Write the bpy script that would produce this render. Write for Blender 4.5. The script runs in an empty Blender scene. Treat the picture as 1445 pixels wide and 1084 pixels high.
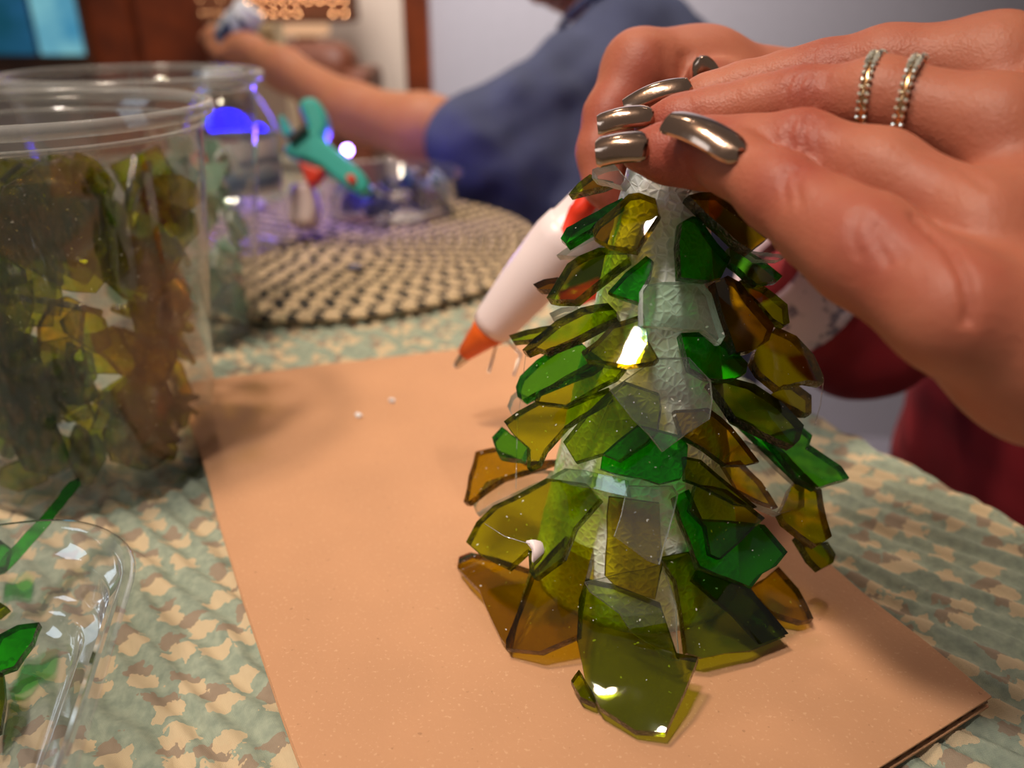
import bpy, bmesh, math, random
import numpy as np
from mathutils import Vector, Matrix, Quaternion, noise
from mathutils.geometry import delaunay_2d_cdt
from mathutils.bvhtree import BVHTree

random.seed(7)
np.random.seed(7)
S = bpy.context.scene
COL = S.collection

# ------------------------------------------------------------------ camera
F = 1150.0
PITCH = math.radians(25)
CAM = Vector((0, 0, .184))
FWD = Vector((0, math.cos(PITCH), -math.sin(PITCH)))
RGT = Vector((1, 0, 0))
UPV = Vector((0, math.sin(PITCH), math.cos(PITCH)))


def P(px, py, d):
    return CAM + d * (FWD + RGT * ((px - 722.5) / F) + UPV * ((542 - py) / F))


def ray(px, py):
    return (FWD + RGT * ((px - 722.5) / F) + UPV * ((542 - py) / F)).normalized()


def G(px, py, z=0.0):
    r = ray(px, py)
    return CAM + r * ((z - CAM.z) / r.z)


cam_d = bpy.data.cameras.new('camera')
cam = bpy.data.objects.new('camera', cam_d)
COL.objects.link(cam)
cam.location = CAM
cam.rotation_euler = (math.radians(90) - PITCH, 0, 0)
cam_d.sensor_width = 36
cam_d.lens = F / 1445 * 36
cam_d.clip_start = .01
cam_d.clip_end = 50
cam_d.dof.use_dof = True
cam_d.dof.focus_distance = .232
cam_d.dof.aperture_fstop = 7.0
S.camera = cam

# ------------------------------------------------------------------ world, lights, exposure
W = bpy.data.worlds.new('world')
S.world = W
W.use_nodes = True
W.node_tree.nodes['Background'].inputs[0].default_value = (1.0, .86, .76, 1)
W.node_tree.nodes['Background'].inputs[1].default_value = .15


def area(name, loc, target, size, power, color, sy=None):
    l = bpy.data.lights.new(name, 'AREA')
    l.size = size
    if sy:
        l.shape = 'RECTANGLE'
        l.size_y = sy
    l.energy = power
    l.color = color
    o = bpy.data.objects.new(name, l)
    COL.objects.link(o)
    o.location = loc
    o.rotation_euler = (Vector(target) - Vector(loc)).to_track_quat('-Z', 'Y').to_euler()
    return o


key = area('ceiling_lamp_light', (-.42, .08, 1.32), (-.15, .38, 0), .14, 1.32, (1, .81, .62))
key.data.spread = math.radians(52)
second = area('far_end_fill_light', (-.25, .98, 1.35), (.02, .90, .1), .12, 1.5, (1, .82, .64))  # added fill over the far table end, brightens the man in blue
second.data.spread = math.radians(62)
fourth = area('fourth_bulb_light', (.35, 1.0, 1.40), (.24, .50, 0), .12, .6, (1, .84, .66))
fourth.data.spread = math.radians(26)
third = area('third_bulb_light', (-.30, -.24, 1.36), (.0, .19, .03), .12, .37, (1, .90, .80))
third.data.spread = math.radians(30)
wall_l = area('wall_fill_light', (.10, 1.2, 1.5), (.0, 1.9, .2), .3, 9, (1, .92, .88))  # unseen fill, added to brighten the grey wall
wall_l.data.spread = math.radians(80)
area('window_light', (-1.3, -.35, .9), (0, .3, .05), .5, 2.0, (.72, .86, 1))
back_l = area('back_room_light', (-.5, 2.3, 1.6), (-.5, 3.2, .3), .5, 13, (1, .88, .82))
back_l.data.spread = math.radians(90)
S.view_settings.view_transform = 'Standard'
S.view_settings.look = 'None'
S.view_settings.gamma = 1
S.view_settings.exposure = 0.0
S.view_settings.use_curve_mapping = False
S.cycles.transparent_max_bounces = 48
S.cycles.max_bounces = 10
S.cycles.diffuse_bounces = 3
S.cycles.glossy_bounces = 4
S.cycles.transmission_bounces = 6
S.cycles.caustics_reflective = False
S.cycles.caustics_refractive = False
S.cycles.sample_clamp_indirect = 3
S.cycles.use_denoising = True


# ------------------------------------------------------------------ helpers
def lin(r, g, b):
    def f(c):
        c /= 255
        return c / 12.92 if c <= .04045 else ((c + .055) / 1.055) ** 2.4
    return (f(r), f(g), f(b), 1)


class NT:
    def __init__(self, name):
        self.m = bpy.data.materials.new(name)
        self.m.use_nodes = True
        self.t = self.m.node_tree
        self.t.nodes.clear()
        self.out = self.t.nodes.new('ShaderNodeOutputMaterial')

    def n(self, typ, ins=None, **kw):
        nd = self.t.nodes.new('ShaderNode' + typ)
        for k, v in kw.items():
            setattr(nd, k, v)
        for k, v in (ins or {}).items():
            s = nd.inputs[k]
            if isinstance(v, bpy.types.NodeSocket):
                self.t.links.new(v, s)
            else:
                s.default_value = v
        return nd

    def surf(self, sock):
        self.t.links.new(sock, self.out.inputs['Surface'])
        return self.m

    def math(self, op, a, b=0.0, c=None):
        ins = {0: a, 1: b}
        if c is not None:
            ins[2] = c
        return self.n('Math', ins, operation=op).outputs[0]

    def ramp(self, fac, stops, interp='LINEAR'):
        r = self.n('ValToRGB', {0: fac})
        cr = r.color_ramp
        cr.interpolation = interp
        while len(cr.elements) < len(stops):
            cr.elements.new(.5)
        for e, (p, c) in zip(cr.elements, stops):
            e.position = p
            e.color = c
        return r.outputs[0]

    def mix(self, fac, a, b):
        nd = self.n('Mix', {0: fac}, data_type='RGBA')
        for i, v in ((6, a), (7, b)):
            if isinstance(v, bpy.types.NodeSocket):
                self.t.links.new(v, nd.inputs[i])
            else:
                nd.inputs[i].default_value = v
        return nd.outputs[2]

    def coord(self, which='Object'):
        return self.n('TexCoord').outputs[which]

    def schlick(self, f0=.04, normal=None, gain=1.0):
        lw = self.n('LayerWeight', {'Blend': .5})
        if normal:
            self.t.links.new(normal, lw.inputs['Normal'])
        p5 = self.math('POWER', lw.outputs['Facing'], 5.0)
        return self.math('MULTIPLY', self.math('ADD', self.math('MULTIPLY', p5, 1 - f0), f0), gain)

    def noise(self, scale, detail=3, vec=None, rough=.5):
        ins = {'Scale': scale, 'Detail': detail, 'Roughness': rough}
        ins['Vector'] = vec if vec else self.coord()
        return self.n('TexNoise', ins)

    def bump(self, h, strength=.3, dist=.001):
        return self.n('Bump', {'Height': h, 'Strength': strength, 'Distance': dist}).outputs[0]

    def pbr(self, color, rough=.5, metal=0., normal=None, **extra):
        b = self.n('BsdfPrincipled', {'Base Color': color, 'Roughness': rough, 'Metallic': metal})
        if normal:
            self.t.links.new(normal, b.inputs['Normal'])
        for k, v in extra.items():
            s = b.inputs[k.replace('_', ' ')]
            if isinstance(v, bpy.types.NodeSocket):
                self.t.links.new(v, s)
            else:
                s.default_value = v
        return b.outputs[0]


def simple(name, color, rough=.5, metal=0., nscale=60, var=.12, bump=.0, bscale=300, **extra):
    t = NT(name)
    n = t.noise(nscale).outputs[0]
    dk = tuple(c * (1 - var) for c in color[:3]) + (1,)
    lt = tuple(min(1, c * (1 + var)) for c in color[:3]) + (1,)
    c = t.ramp(n, [(.3, dk), (.7, lt)])
    nm = t.bump(t.noise(bscale).outputs[0], bump) if bump else None
    return t.surf(t.pbr(c, rough, metal, nm, **extra))


def emit(name, color, power):
    t = NT(name)
    return t.surf(t.n('Emission', {0: color, 1: power}).outputs[0])


def glass_mat(name, tint, gloss=1.0, var=.12, rough=.03, bump=.10, bscale=90, haze=0.0, dust_sparkle=0.0):
    t = NT(name)
    nz = t.noise(70, 2)
    tc = t.mix(t.math('MULTIPLY', nz.outputs[0], var * 2), tint, tuple(c * .55 for c in tint[:3]) + (1,))
    tr = t.n('BsdfTransparent', {0: tc}).outputs[0]
    nm = t.bump(t.noise(bscale, 2).outputs[0], bump, .0006)
    gl = t.n('BsdfGlossy', {'Color': (1, 1, 1, 1), 'Roughness': rough, 'Normal': nm}).outputs[0]
    fr = t.schlick(.045, nm, gloss)
    sh = t.n('MixShader', {0: fr, 1: tr, 2: gl}).outputs[0]
    if haze:
        df = t.n('BsdfDiffuse', {0: tuple(.8 * c for c in tint[:3]) + (1,)}).outputs[0]
        sh = t.n('MixShader', {0: haze, 1: sh, 2: df}).outputs[0]
    if dust_sparkle:  # pale dust specks, doubling as small sparkles painted into the surface
        sp = t.ramp(t.noise(650, 1).outputs[0], [(.755, (0, 0, 0, 1)), (.775, (1, 1, 1, 1))])
        dd = t.n('BsdfDiffuse', {0: (.75, .74, .66, 1)}).outputs[0]
        sh = t.n('MixShader', {0: t.math('MULTIPLY', sp, dust_sparkle), 1: sh, 2: dd}).outputs[0]
    return t.surf(sh)


def edge_mat(name, tint, alpha=.35, milk=0):
    """Broken edge of a shard: long light path, so deep colour and rough sparkle; glints are painted in by the tint noise."""
    t = NT(name)
    nm = t.bump(t.noise(900, 3).outputs[0], .7, .0008)
    var = t.ramp(t.noise(260, 2).outputs[0], [(.40, tuple(c * .45 for c in tint[:3]) + (1,)), (.62, tuple(min(1, c * 2.6) for c in tint[:3]) + (1,))])
    tint = var
    refr = t.n('BsdfRefraction', {'Color': tint, 'Roughness': .05, 'IOR': 1.45, 'Normal': nm}).outputs[0]
    tr = t.n('BsdfTransparent', {0: tint}).outputs[0]
    a = t.n('MixShader', {0: alpha, 1: tr, 2: refr}).outputs[0]
    if milk:
        a = t.n('MixShader', {0: milk, 1: a, 2: t.n('BsdfDiffuse', {0: (.78, .84, .80, 1)}).outputs[0]}).outputs[0]
    gl = t.n('BsdfGlossy', {'Color': (1, 1, .95, 1), 'Roughness': .12, 'Normal': nm}).outputs[0]
    fr = t.schlick(.06, nm)
    return t.surf(t.n('MixShader', {0: fr, 1: a, 2: gl}).outputs[0])


def link(name, me, mats, parent=None, smooth=False):
    if not isinstance(mats, (list, tuple)):
        mats = [mats]
    for m in mats:
        me.materials.append(m)
    if smooth:
        me.polygons.foreach_set('use_smooth', [True] * len(me.polygons))
    o = bpy.data.objects.new(name, me)
    COL.objects.link(o)
    if parent:
        o.parent = parent
    return o


def obj(name, bm, mats, parent=None, smooth=False):
    me = bpy.data.meshes.new(name)
    bm.normal_update()
    bm.to_mesh(me)
    bm.free()
    return link(name, me, mats, parent, smooth)


def pyobj(name, v, f, mats, parent=None, smooth=False):
    me = bpy.data.meshes.new(name)
    me.from_pydata([tuple(x) for x in v], [], [tuple(int(i) for i in q) for q in f])
    me.update()
    return link(name, me, mats, parent, smooth)


def tag(o, label, cat, group=None, kind=None):
    o['label'] = label
    o['category'] = cat
    if group:
        o['group'] = group
    if kind:
        o['kind'] = kind
    return o


def empty(name, loc=(0, 0, 0)):
    o = bpy.data.objects.new(name, None)
    o.empty_display_size = .01
    COL.objects.link(o)
    o.location = loc
    return o


def struct(o):
    o['kind'] = 'structure'
    return o


def box_bm(x0, x1, y0, y1, z0, z1, bev=0, seg=2):
    bm = bmesh.new()
    bmesh.ops.create_cube(bm, size=1)
    for v in bm.verts:
        v.co = Vector(((x0 + x1) / 2 + v.co.x * (x1 - x0), (y0 + y1) / 2 + v.co.y * (y1 - y0), (z0 + z1) / 2 + v.co.z * (z1 - z0)))
    if bev:
        bmesh.ops.bevel(bm, geom=bm.edges[:], offset=bev, segments=seg, affect='EDGES', profile=.6)
    return bm


def lathe_bm(prof, seg=64, bm=None, M=None, close=False):
    bm = bm or bmesh.new()
    rings = []
    for r, z in prof:
        if r < 1e-6:
            rings.append([bm.verts.new((0, 0, z))])
        else:
            rings.append([bm.verts.new((r * math.cos(2 * math.pi * i / seg), r * math.sin(2 * math.pi * i / seg), z)) for i in range(seg)])
    pairs = list(zip(rings, rings[1:]))
    if close:
        pairs.append((rings[-1], rings[0]))
    for a, b in pairs:
        for i in range(seg):
            j = (i + 1) % seg
            if len(a) == 1 and len(b) == 1:
                continue
            if len(a) == 1:
                bm.faces.new((a[0], b[j], b[i])[::-1])
            elif len(b) == 1:
                bm.faces.new((a[i], a[j], b[0]))
            else:
                bm.faces.new((a[i], a[j], b[j], b[i]))
    if M:
        vs = [v for r in rings for v in r]
        bmesh.ops.transform(bm, matrix=M, verts=vs)
    return bm


def axis_matrix(a, b):
    """Local +z runs from a to b."""
    z = (b - a).normalized()
    q = Vector((0, 0, 1)).rotation_difference(z)
    return Matrix.Translation(a) @ q.to_matrix().to_4x4()


def tube_bm(pts, r, seg=10, bm=None, cap=True):
    bm = bm or bmesh.new()
    rings = []
    n = len(pts)
    rr = r if isinstance(r, (list, tuple)) else [r] * n
    ref = Vector((0, 0, 1))
    for i, p in enumerate(pts):
        t = (pts[min(i + 1, n - 1)] - pts[max(i - 1, 0)]).normalized()
        if abs(t.dot(ref)) > .95:
            ref = Vector((1, 0, 0))
        u = t.cross(ref).normalized()
        v = t.cross(u)
        rings.append([bm.verts.new(p + (u * math.cos(2 * math.pi * k / seg) + v * math.sin(2 * math.pi * k / seg)) * rr[i]) for k in range(seg)])
    for a, b in zip(rings, rings[1:]):
        for k in range(seg):
            bm.faces.new((a[k], a[(k + 1) % seg], b[(k + 1) % seg], b[k]))
    if cap:
        bm.faces.new(rings[0])
        bm.faces.new(rings[-1][::-1])
    return bm


def prism_bm(poly, z0, z1, bev=0):
    bm = bmesh.new()
    lo = [bm.verts.new((p[0], p[1], z0)) for p in poly]
    hi = [bm.verts.new((p[0], p[1], z1)) for p in poly]
    n = len(poly)
    bm.faces.new(lo[::-1])
    bm.faces.new(hi)
    for i in range(n):
        bm.faces.new((lo[i], lo[(i + 1) % n], hi[(i + 1) % n], hi[i]))
    bmesh.ops.recalc_face_normals(bm, faces=bm.faces[:])
    if bev:
        bmesh.ops.bevel(bm, geom=bm.edges[:], offset=bev, segments=2, affect='EDGES', profile=.6)
    return bm


# ---- signed distance shapes -> one continuous mesh
class SDF:
    BIG = .2

    def __init__(self, lo, hi, res):
        self.lo = np.array(lo, np.float32)
        self.res = res
        self.shape = tuple(int(math.ceil((h - l) / res)) + 1 for l, h in zip(lo, hi))
        self.ax = [self.lo[i] + np.arange(self.shape[i], dtype=np.float32) * res for i in range(3)]

    def field(self):
        return np.full(self.shape, self.BIG, np.float32)

    def cone(self, f, a, b, ra, rb, k=0.003, pad=.03, op='add'):
        a = np.array(a, np.float32)
        b = np.array(b, np.float32)
        lo = np.minimum(a - ra, b - rb) - pad
        hi = np.maximum(a + ra, b + rb) + pad
        sl = []
        for i in range(3):
            i0 = int(max(0, math.floor((lo[i] - self.lo[i]) / self.res)))
            i1 = int(min(self.shape[i], math.ceil((hi[i] - self.lo[i]) / self.res) + 1))
            if i1 <= i0:
                return f
            sl.append(slice(i0, i1))
        sl = tuple(sl)
        X = self.ax[0][sl[0]][:, None, None]
        Y = self.ax[1][sl[1]][None, :, None]
        Z = self.ax[2][sl[2]][None, None, :]
        ab = b - a
        L2 = float(ab @ ab) + 1e-12
        t = ((X - a[0]) * ab[0] + (Y - a[1]) * ab[1] + (Z - a[2]) * ab[2]) / L2
        t = np.clip(t, 0, 1)
        d = np.sqrt((X - a[0] - t * ab[0]) ** 2 + (Y - a[1] - t * ab[1]) ** 2 + (Z - a[2] - t * ab[2]) ** 2) - (ra + (rb - ra) * t)
        f[sl] = smin(f[sl], d, k)
        return f

    def mesh(self, f, smooth=2):
        ins = f < 0
        nx, ny, nz = f.shape
        cnt = np.zeros((nx - 1, ny - 1, nz - 1), np.int16)
        for dx in (0, 1):
            for dy in (0, 1):
                for dz in (0, 1):
                    cnt += ins[dx:nx - 1 + dx, dy:ny - 1 + dy, dz:nz - 1 + dz]
        mixed = (cnt > 0) & (cnt < 8)
        cells = np.argwhere(mixed)
        idx = np.full(mixed.shape, -1, np.int64)
        idx[mixed] = np.arange(len(cells))
        acc = np.zeros((len(cells), 3))
        num = np.zeros(len(cells))
        for axis in range(3):
            o1, o2 = [i for i in range(3) if i != axis]
            for u in (0, 1):
                for v in (0, 1):
                    c0 = cells.copy()
                    c0[:, o1] += u
                    c0[:, o2] += v
                    c1 = c0.copy()
                    c1[:, axis] += 1
                    f0 = f[tuple(c0.T)]
                    f1 = f[tuple(c1.T)]
                    cr = (f0 < 0) != (f1 < 0)
                    t = np.where(cr, f0 / np.where(cr, f0 - f1, 1), 0)
                    p = c0.astype(float)
                    p[:, axis] += t
                    acc[cr] += p[cr]
                    num[cr] += 1
        V = acc / num[:, None] * self.res + self.lo
        Q = []
        for axis in range(3):
            o1, o2 = [(1, 2), (2, 0), (0, 1)][axis]
            s0 = [slice(None)] * 3
            s1 = [slice(None)] * 3
            s0[axis] = slice(0, -1)
            s1[axis] = slice(1, None)
            cr = ins[tuple(s0)] != ins[tuple(s1)]
            e = np.argwhere(cr)
            ok = (e[:, o1] > 0) & (e[:, o2] > 0) & (e[:, o1] < f.shape[o1] - 1) & (e[:, o2] < f.shape[o2] - 1)
            e = e[ok]
            inside0 = ins[tuple(e.T)]

            def I(d1, d2):
                c = e.copy()
                c[:, o1] -= d1
                c[:, o2] -= d2
                return idx[tuple(c.T)]
            q = np.stack([I(1, 1), I(0, 1), I(0, 0), I(1, 0)], 1)
            q[~inside0] = q[~inside0][:, ::-1]
            Q.append(q)
        Q = np.concatenate(Q)
        for _ in range(smooth):
            s = np.zeros_like(V)
            c = np.zeros(len(V))
            for a in range(4):
                b = (a + 1) % 4
                np.add.at(s, Q[:, a], V[Q[:, b]])
                np.add.at(s, Q[:, b], V[Q[:, a]])
                np.add.at(c, Q[:, a], 1)
                np.add.at(c, Q[:, b], 1)
            V = V * .4 + .6 * s / np.maximum(c, 1)[:, None]
        return V, Q


def smin(a, b, k):
    h = np.clip(.5 + .5 * (b - a) / k, 0, 1)
    return b + (a - b) * h - k * h * (1 - h)


def chain(sd, f, pts, k=.003):
    """pts: (px, py, depth, radius in pixels)."""
    q = [(P(x, y, d), r * d / F) for x, y, d, r in pts]
    for (a, ra), (b, rb) in zip(q, q[1:]):
        f = sd.cone(f, a, b, ra, rb, k)
    return f


# ------------------------------------------------------------------ materials
M = {}
M['wall'] = simple('wall_paint', lin(186, 182, 190), .8, var=.03)
M['cream_wall'] = simple('cream_wall_paint', lin(214, 200, 184), .8, var=.03)
M['wood'] = simple('brown_wood', lin(112, 46, 10), .45, nscale=12, var=.3)
M['darkwood'] = simple('dark_wood', lin(70, 40, 22), .5, nscale=12, var=.3)
M['floor'] = simple('floor_tile', lin(176, 170, 182), .5, var=.05)
M['leather'] = simple('brown_leather', lin(122, 66, 42), .5, var=.2, bump=.2, bscale=120)
M['white_plastic'] = simple('white_plastic', lin(232, 214, 214), .35, var=.02)
M['cap_white'] = simple('cap_white', lin(225, 228, 235), .4, var=.02)
M['teal_plastic'] = simple('teal_plastic', lin(62, 190, 180), .35, var=.04)
M['orange_rubber'] = simple('orange_rubber', lin(226, 96, 22), .45, var=.08)
M['red_plastic'] = simple('orange_red_plastic', lin(235, 60, 30), .35, var=.04)
M['black_plastic'] = simple('black_plastic', lin(35, 40, 42), .4, var=.1)
M['steel'] = simple('worn_steel', lin(190, 185, 175), .3, 1., var=.1)
M['gold'] = simple('rose_gold', lin(214, 160, 110), .22, 1., var=.1)
M['silver'] = simple('pave_silver', lin(235, 228, 208), .2, 1., var=.15, nscale=900)
M['gem'] = simple('pave_gem', lin(252, 246, 228), .12, .75, var=.05)
M['red_cloth'] = simple('red_shirt_cloth', lin(132, 16, 28), .85, nscale=30, var=.12, bump=.15, bscale=900)
M['blue_cloth'] = simple('slate_blue_cloth', lin(78, 86, 118), .9, nscale=20, var=.12, bump=.15, bscale=700)
M['clear_plastic'] = glass_mat('clear_plastic', (.965, .97, .975, 1), 1.0, 0, .04, .12, 60, haze=.015)
M['tray_plastic'] = glass_mat('tray_plastic', (.95, .96, .955, 1), 4.0, 0, .06, .15, 50, haze=.03)
M['cup_plastic'] = glass_mat('cup_plastic', (.955, .955, .955, 1), .9, 0, .05, .10, 40, haze=.012)
M['rim_plastic'] = glass_mat('milky_rim_plastic', (.85, .85, .84, 1), .8, 0, .15, .1, 60, haze=.2)
M['pet'] = glass_mat('bottle_plastic', (.95, .96, .98, 1), 1.2, 0, .03, .3, 90)


def skin_mat(name, base, red, tone=1.0):
    t = NT(name)
    at = t.n('Attribute', attribute_name='red').outputs['Fac']
    n1 = t.noise(60, 4).outputs[0]
    f = t.math('ADD', t.math('MULTIPLY', n1, .55), t.math('MULTIPLY', at, .40))
    c = t.ramp(f, [(.18, base), (.85, red)])
    v = t.n('TexVoronoi', {'Scale': 1500, 'Vector': t.coord()})
    n2 = t.noise(500, 4).outputs[0]
    h = t.math('ADD', t.math('MULTIPLY', v.outputs[0], .5), n2)
    nm = t.bump(h, .32, .0006)
    return t.surf(t.pbr(c, .48, 0, nm, Subsurface_Weight=.2, Subsurface_Radius=(.004, .0015, .001), Subsurface_Scale=1.0, Specular_IOR_Level=.32))


M['skin'] = skin_mat('skin', lin(178, 108, 82), lin(150, 66, 52))
M['man_skin'] = skin_mat('tanned_skin', lin(206, 138, 98), lin(190, 112, 80))
_t = NT('bronze_chrome_nail')
M['nail'] = _t.surf(_t.pbr(lin(176, 144, 122), .19, 1.0, _t.bump(_t.noise(500, 2).outputs[0], .2, .0003), Coat_Weight=1.0, Coat_Roughness=.03))

# glass colours: tint of one surface (light crosses two per shard)
GL = {
    'olive': ((.60, .72, .024, 1), (.09, .09, .003, 1)),
    'lime': ((.64, .77, .035, 1), (.14, .17, .005, 1)),
    'amber': ((.75, .68, .022, 1), (.15, .10, .004, 1)),
    'brown': ((.66, .52, .045, 1), (.07, .042, .005, 1)),
    'green': ((.13, .82, .06, 1), (.003, .15, .01, 1)),
    'leaf': ((.30, .73, .13, 1), (.015, .18, .02, 1)),
    'dark': ((.40, .50, .05, 1), (.03, .045, .005, 1)),
    'aqua': ((.82, .97, .86, 1), (.34, .56, .44, 1)),
    'seafoam': ((.60, .84, .68, 1), (.22, .42, .28, 1)),
    'clear': ((.97, .985, .97, 1), (.66, .74, .70, 1)),
    'heap_olive': ((.79, .80, .11, 1), (.34, .33, .03, 1)),
    'heap_amber': ((.90, .76, .13, 1), (.40, .27, .03, 1)),
    'heap_dark': ((.54, .60, .17, 1), (.12, .15, .03, 1)),
    'blue': ((.07, .12, .38, 1), (.01, .02, .10, 1)),
}
GM = {k: [glass_mat(k + '_glass', a, 2.0 if k in ('clear', 'aqua') else 1.0, haze={'seafoam': .30, 'blue': .35, 'clear': .012, 'aqua': .05}.get(k, 0), dust_sparkle=.5), edge_mat(k + '_glass_edge', b, milk=.45 if k in ('clear', 'aqua', 'seafoam') else 0)] for k, (a, b) in GL.items()}


def cardboard_mat(name, col):
    t = NT(name)
    n1 = t.noise(25, 4).outputs[0]
    st = t.n('TexNoise', {'Scale': 900, 'Detail': 2, 'Vector': t.coord()}).outputs[0]
    c = t.ramp(n1, [(.3, tuple(x * .9 for x in col[:3]) + (1,)), (.7, col)])
    sp = t.ramp(st, [(.62, (0, 0, 0, 1)), (.72, (1, 1, 1, 1))])
    c = t.mix(t.math('MULTIPLY', sp, .25), c, lin(232, 196, 158))
    dk = t.ramp(t.noise(420, 2).outputs[0], [(.70, (0, 0, 0, 1)), (.76, (1, 1, 1, 1))])
    c = t.mix(t.math('MULTIPLY', dk, .35), c, lin(110, 72, 44))
    nm = t.bump(t.noise(700, 4).outputs[0], .25, .0004)
    return t.surf(t.pbr(c, .75, 0, nm))


M['cardboard'] = cardboard_mat('kraft_cardboard', lin(190, 140, 102))
M['kraft_dark'] = cardboard_mat('kraft_core', lin(120, 86, 64))


def cloth_mat():
    t = NT('dappled_tablecloth')
    co = t.coord()
    mp = t.n('Mapping', {'Vector': co, 'Rotation': (0, 0, .35), 'Scale': (1, 1.25, 1)}).outputs[0]
    wob = t.n('TexNoise', {'Scale': 210, 'Detail': 3, 'Vector': co}).outputs['Color']
    mv = t.n('VectorMath', {0: wob, 1: (.5, .5, .5)}, operation='SUBTRACT').outputs[0]
    mv = t.n('VectorMath', {0: mv, 'Scale': .012}, operation='SCALE').outputs[0]
    base = t.n('VectorMath', {0: mp, 1: mv}).outputs[0]

    def blobs(off, lo, keep):
        v = t.n('VectorMath', {0: base, 1: off}).outputs[0]
        vo = t.n('TexVoronoi', {'Scale': 68, 'Vector': v, 'Randomness': .75}, voronoi_dimensions='2D')
        m = t.math('LESS_THAN', vo.outputs['Distance'], lo)
        rnd = t.n('SeparateColor', {0: vo.outputs['Color']}).outputs[0]
        k = t.math('GREATER_THAN', rnd, keep)
        return t.math('MULTIPLY', m, k)
    n = t.noise(300, 3).outputs[0]
    sage = t.ramp(n, [(.3, lin(134, 146, 130)), (.7, lin(164, 172, 152))])
    c = t.mix(t.math('MULTIPLY', blobs((.0060, -.0040, 0), .27, .30), .8), sage, lin(152, 126, 106))
    c = t.mix(t.math('MULTIPLY', blobs((0, 0, 0), .32, .08), .9), c, lin(208, 184, 148))
    wv = t.n('TexWave', {'Scale': 900, 'Vector': co}).outputs[0]
    nm = t.bump(t.math('ADD', t.math('MULTIPLY', wv, .3), t.noise(350, 3).outputs[0]), .6, .0009)
    return t.surf(t.pbr(c, .85, 0, nm))


M['cloth'] = cloth_mat()


def foam_mat():
    t = NT('beaded_white_foam')
    v = t.n('TexVoronoi', {'Scale': 400, 'Vector': t.coord()}, feature='DISTANCE_TO_EDGE')
    e = t.ramp(v.outputs[0], [(.0, (0, 0, 0, 1)), (.26, (1, 1, 1, 1))])
    nz = t.noise(120, 3).outputs[0]
    c = t.mix(e, lin(255, 254, 250), lin(232, 232, 218))
    c = t.mix(t.math('MULTIPLY', nz, .25), c, lin(214, 220, 200))
    nm = t.bump(t.math('SUBTRACT', t.math('MULTIPLY', nz, .4), t.math('MULTIPLY', e, .8)), .55, .0006)
    return t.surf(t.pbr(c, .4, 0, nm, Subsurface_Weight=.3, Subsurface_Radius=(.004, .004, .004)))


M['foam'] = foam_mat()


def mat_braid():
    t = NT('braided_yarn')
    a = t.n('Attribute', attribute_name='shade').outputs['Fac']
    n = t.noise(350, 3).outputs[0]
    f = t.math('ADD', a, t.math('MULTIPLY', t.math('SUBTRACT', n, .5), .25))
    c = t.ramp(f, [(.40, lin(50, 48, 42)), (.55, lin(200, 176, 140))])
    return t.surf(t.pbr(c, .9, 0, t.bump(n, .4, .001)))


M['braid'] = mat_braid()

# ------------------------------------------------------------------ setting
FZ = -.86
struct(obj('floor', box_bm(-3, 3, -2, 4.2, FZ - .05, FZ), M['floor']))
xr = P(616, 60, 1.9).x
struct(obj('wall_right', box_bm(xr, 3, 1.9, 1.98, FZ, 1.7), M['wall']))
struct(obj('wall_back', box_bm(-3, 3, 3.2, 3.28, FZ, 1.7), M['cream_wall']))
x0, x1 = P(583, 60, 1.88).x, P(616, 60, 1.88).x
bm = box_bm(x0, x1, 1.86, 1.99, FZ, 1.7, .006)
struct(obj('trim_1', bm, M['wood']))

# wooden cabinet panel wall behind, lit window
cx0, cx1 = P(158, 40, 3.0).x, P(332, 40, 3.0).x
cab = empty('wall_cabinet', ((cx0 + cx1) / 2, 3.05, FZ))
tag(cab, 'tall orange-brown wooden cabinet out of focus in the far room beside the teal window', 'cabinet')
b_ = obj('body', box_bm(cx0, cx1, 2.95, 3.18, FZ, .9, .006), M['wood'], None)
b_.parent = cab
b_.matrix_parent_inverse = Matrix.Translation(-cab.location)
for i in range(2):
    w = (cx1 - cx0) / 2
    d_ = obj('door', box_bm(cx0 + i * w + .012, cx0 + (i + 1) * w - .012, 2.93, 2.95, FZ + .05, .86, .006), M['wood'])
    d_.parent = cab
    d_.matrix_parent_inverse = Matrix.Translation(-cab.location)
    h_ = obj('handle', tube_bm([Vector((cx0 + w + (i - .5) * .05, 2.915, z)) for z in (-.12, -.02)], .006), M['steel'], d_)

wx0, wx1 = P(-140, 30, 2.9).x, P(164, 30, 2.9).x
wz0 = P(80, 72, 2.9).z
win = empty('window_1', (0, 0, 0))
struct(win)
obj('frame', box_bm(wx0 - .05, wx1 + .012, 2.90, 2.96, wz0 - .06, wz0 + .9, .005), M['darkwood'], win)


def pane_mat(name, a, b, p):
    t = NT(name)
    n = t.noise(6, 3).outputs[0]
    c = t.ramp(n, [(.35, a), (.65, b)])
    return t.surf(t.n('Emission', {0: c, 1: p}).outputs[0])


pm1 = pane_mat('dusk_pane', lin(10, 62, 62), lin(40, 92, 130), .9)
pm2 = pane_mat('bright_dusk_pane', lin(40, 120, 160), lin(120, 180, 190), 1.0)
sx = P(106, 30, 2.9).x
obj('pane', box_bm(wx0, sx - .012, 2.885, 2.90, wz0, wz0 + .84, .003), pm1, win)
obj('pane', box_bm(sx + .006, wx1, 2.885, 2.90, wz0, wz0 + .84, .003), pm2, win)

# ------------------------------------------------------------------ table and cloth
E0 = G(1145, 580)
E1 = G(1445, 735)
ed = (E1 - E0)
ed.z = 0
ed.normalize()               # along the edge towards the camera
en = Vector((-ed.y, ed.x, 0))  # outwards
if en.x < 0:
    en = -en


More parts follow.
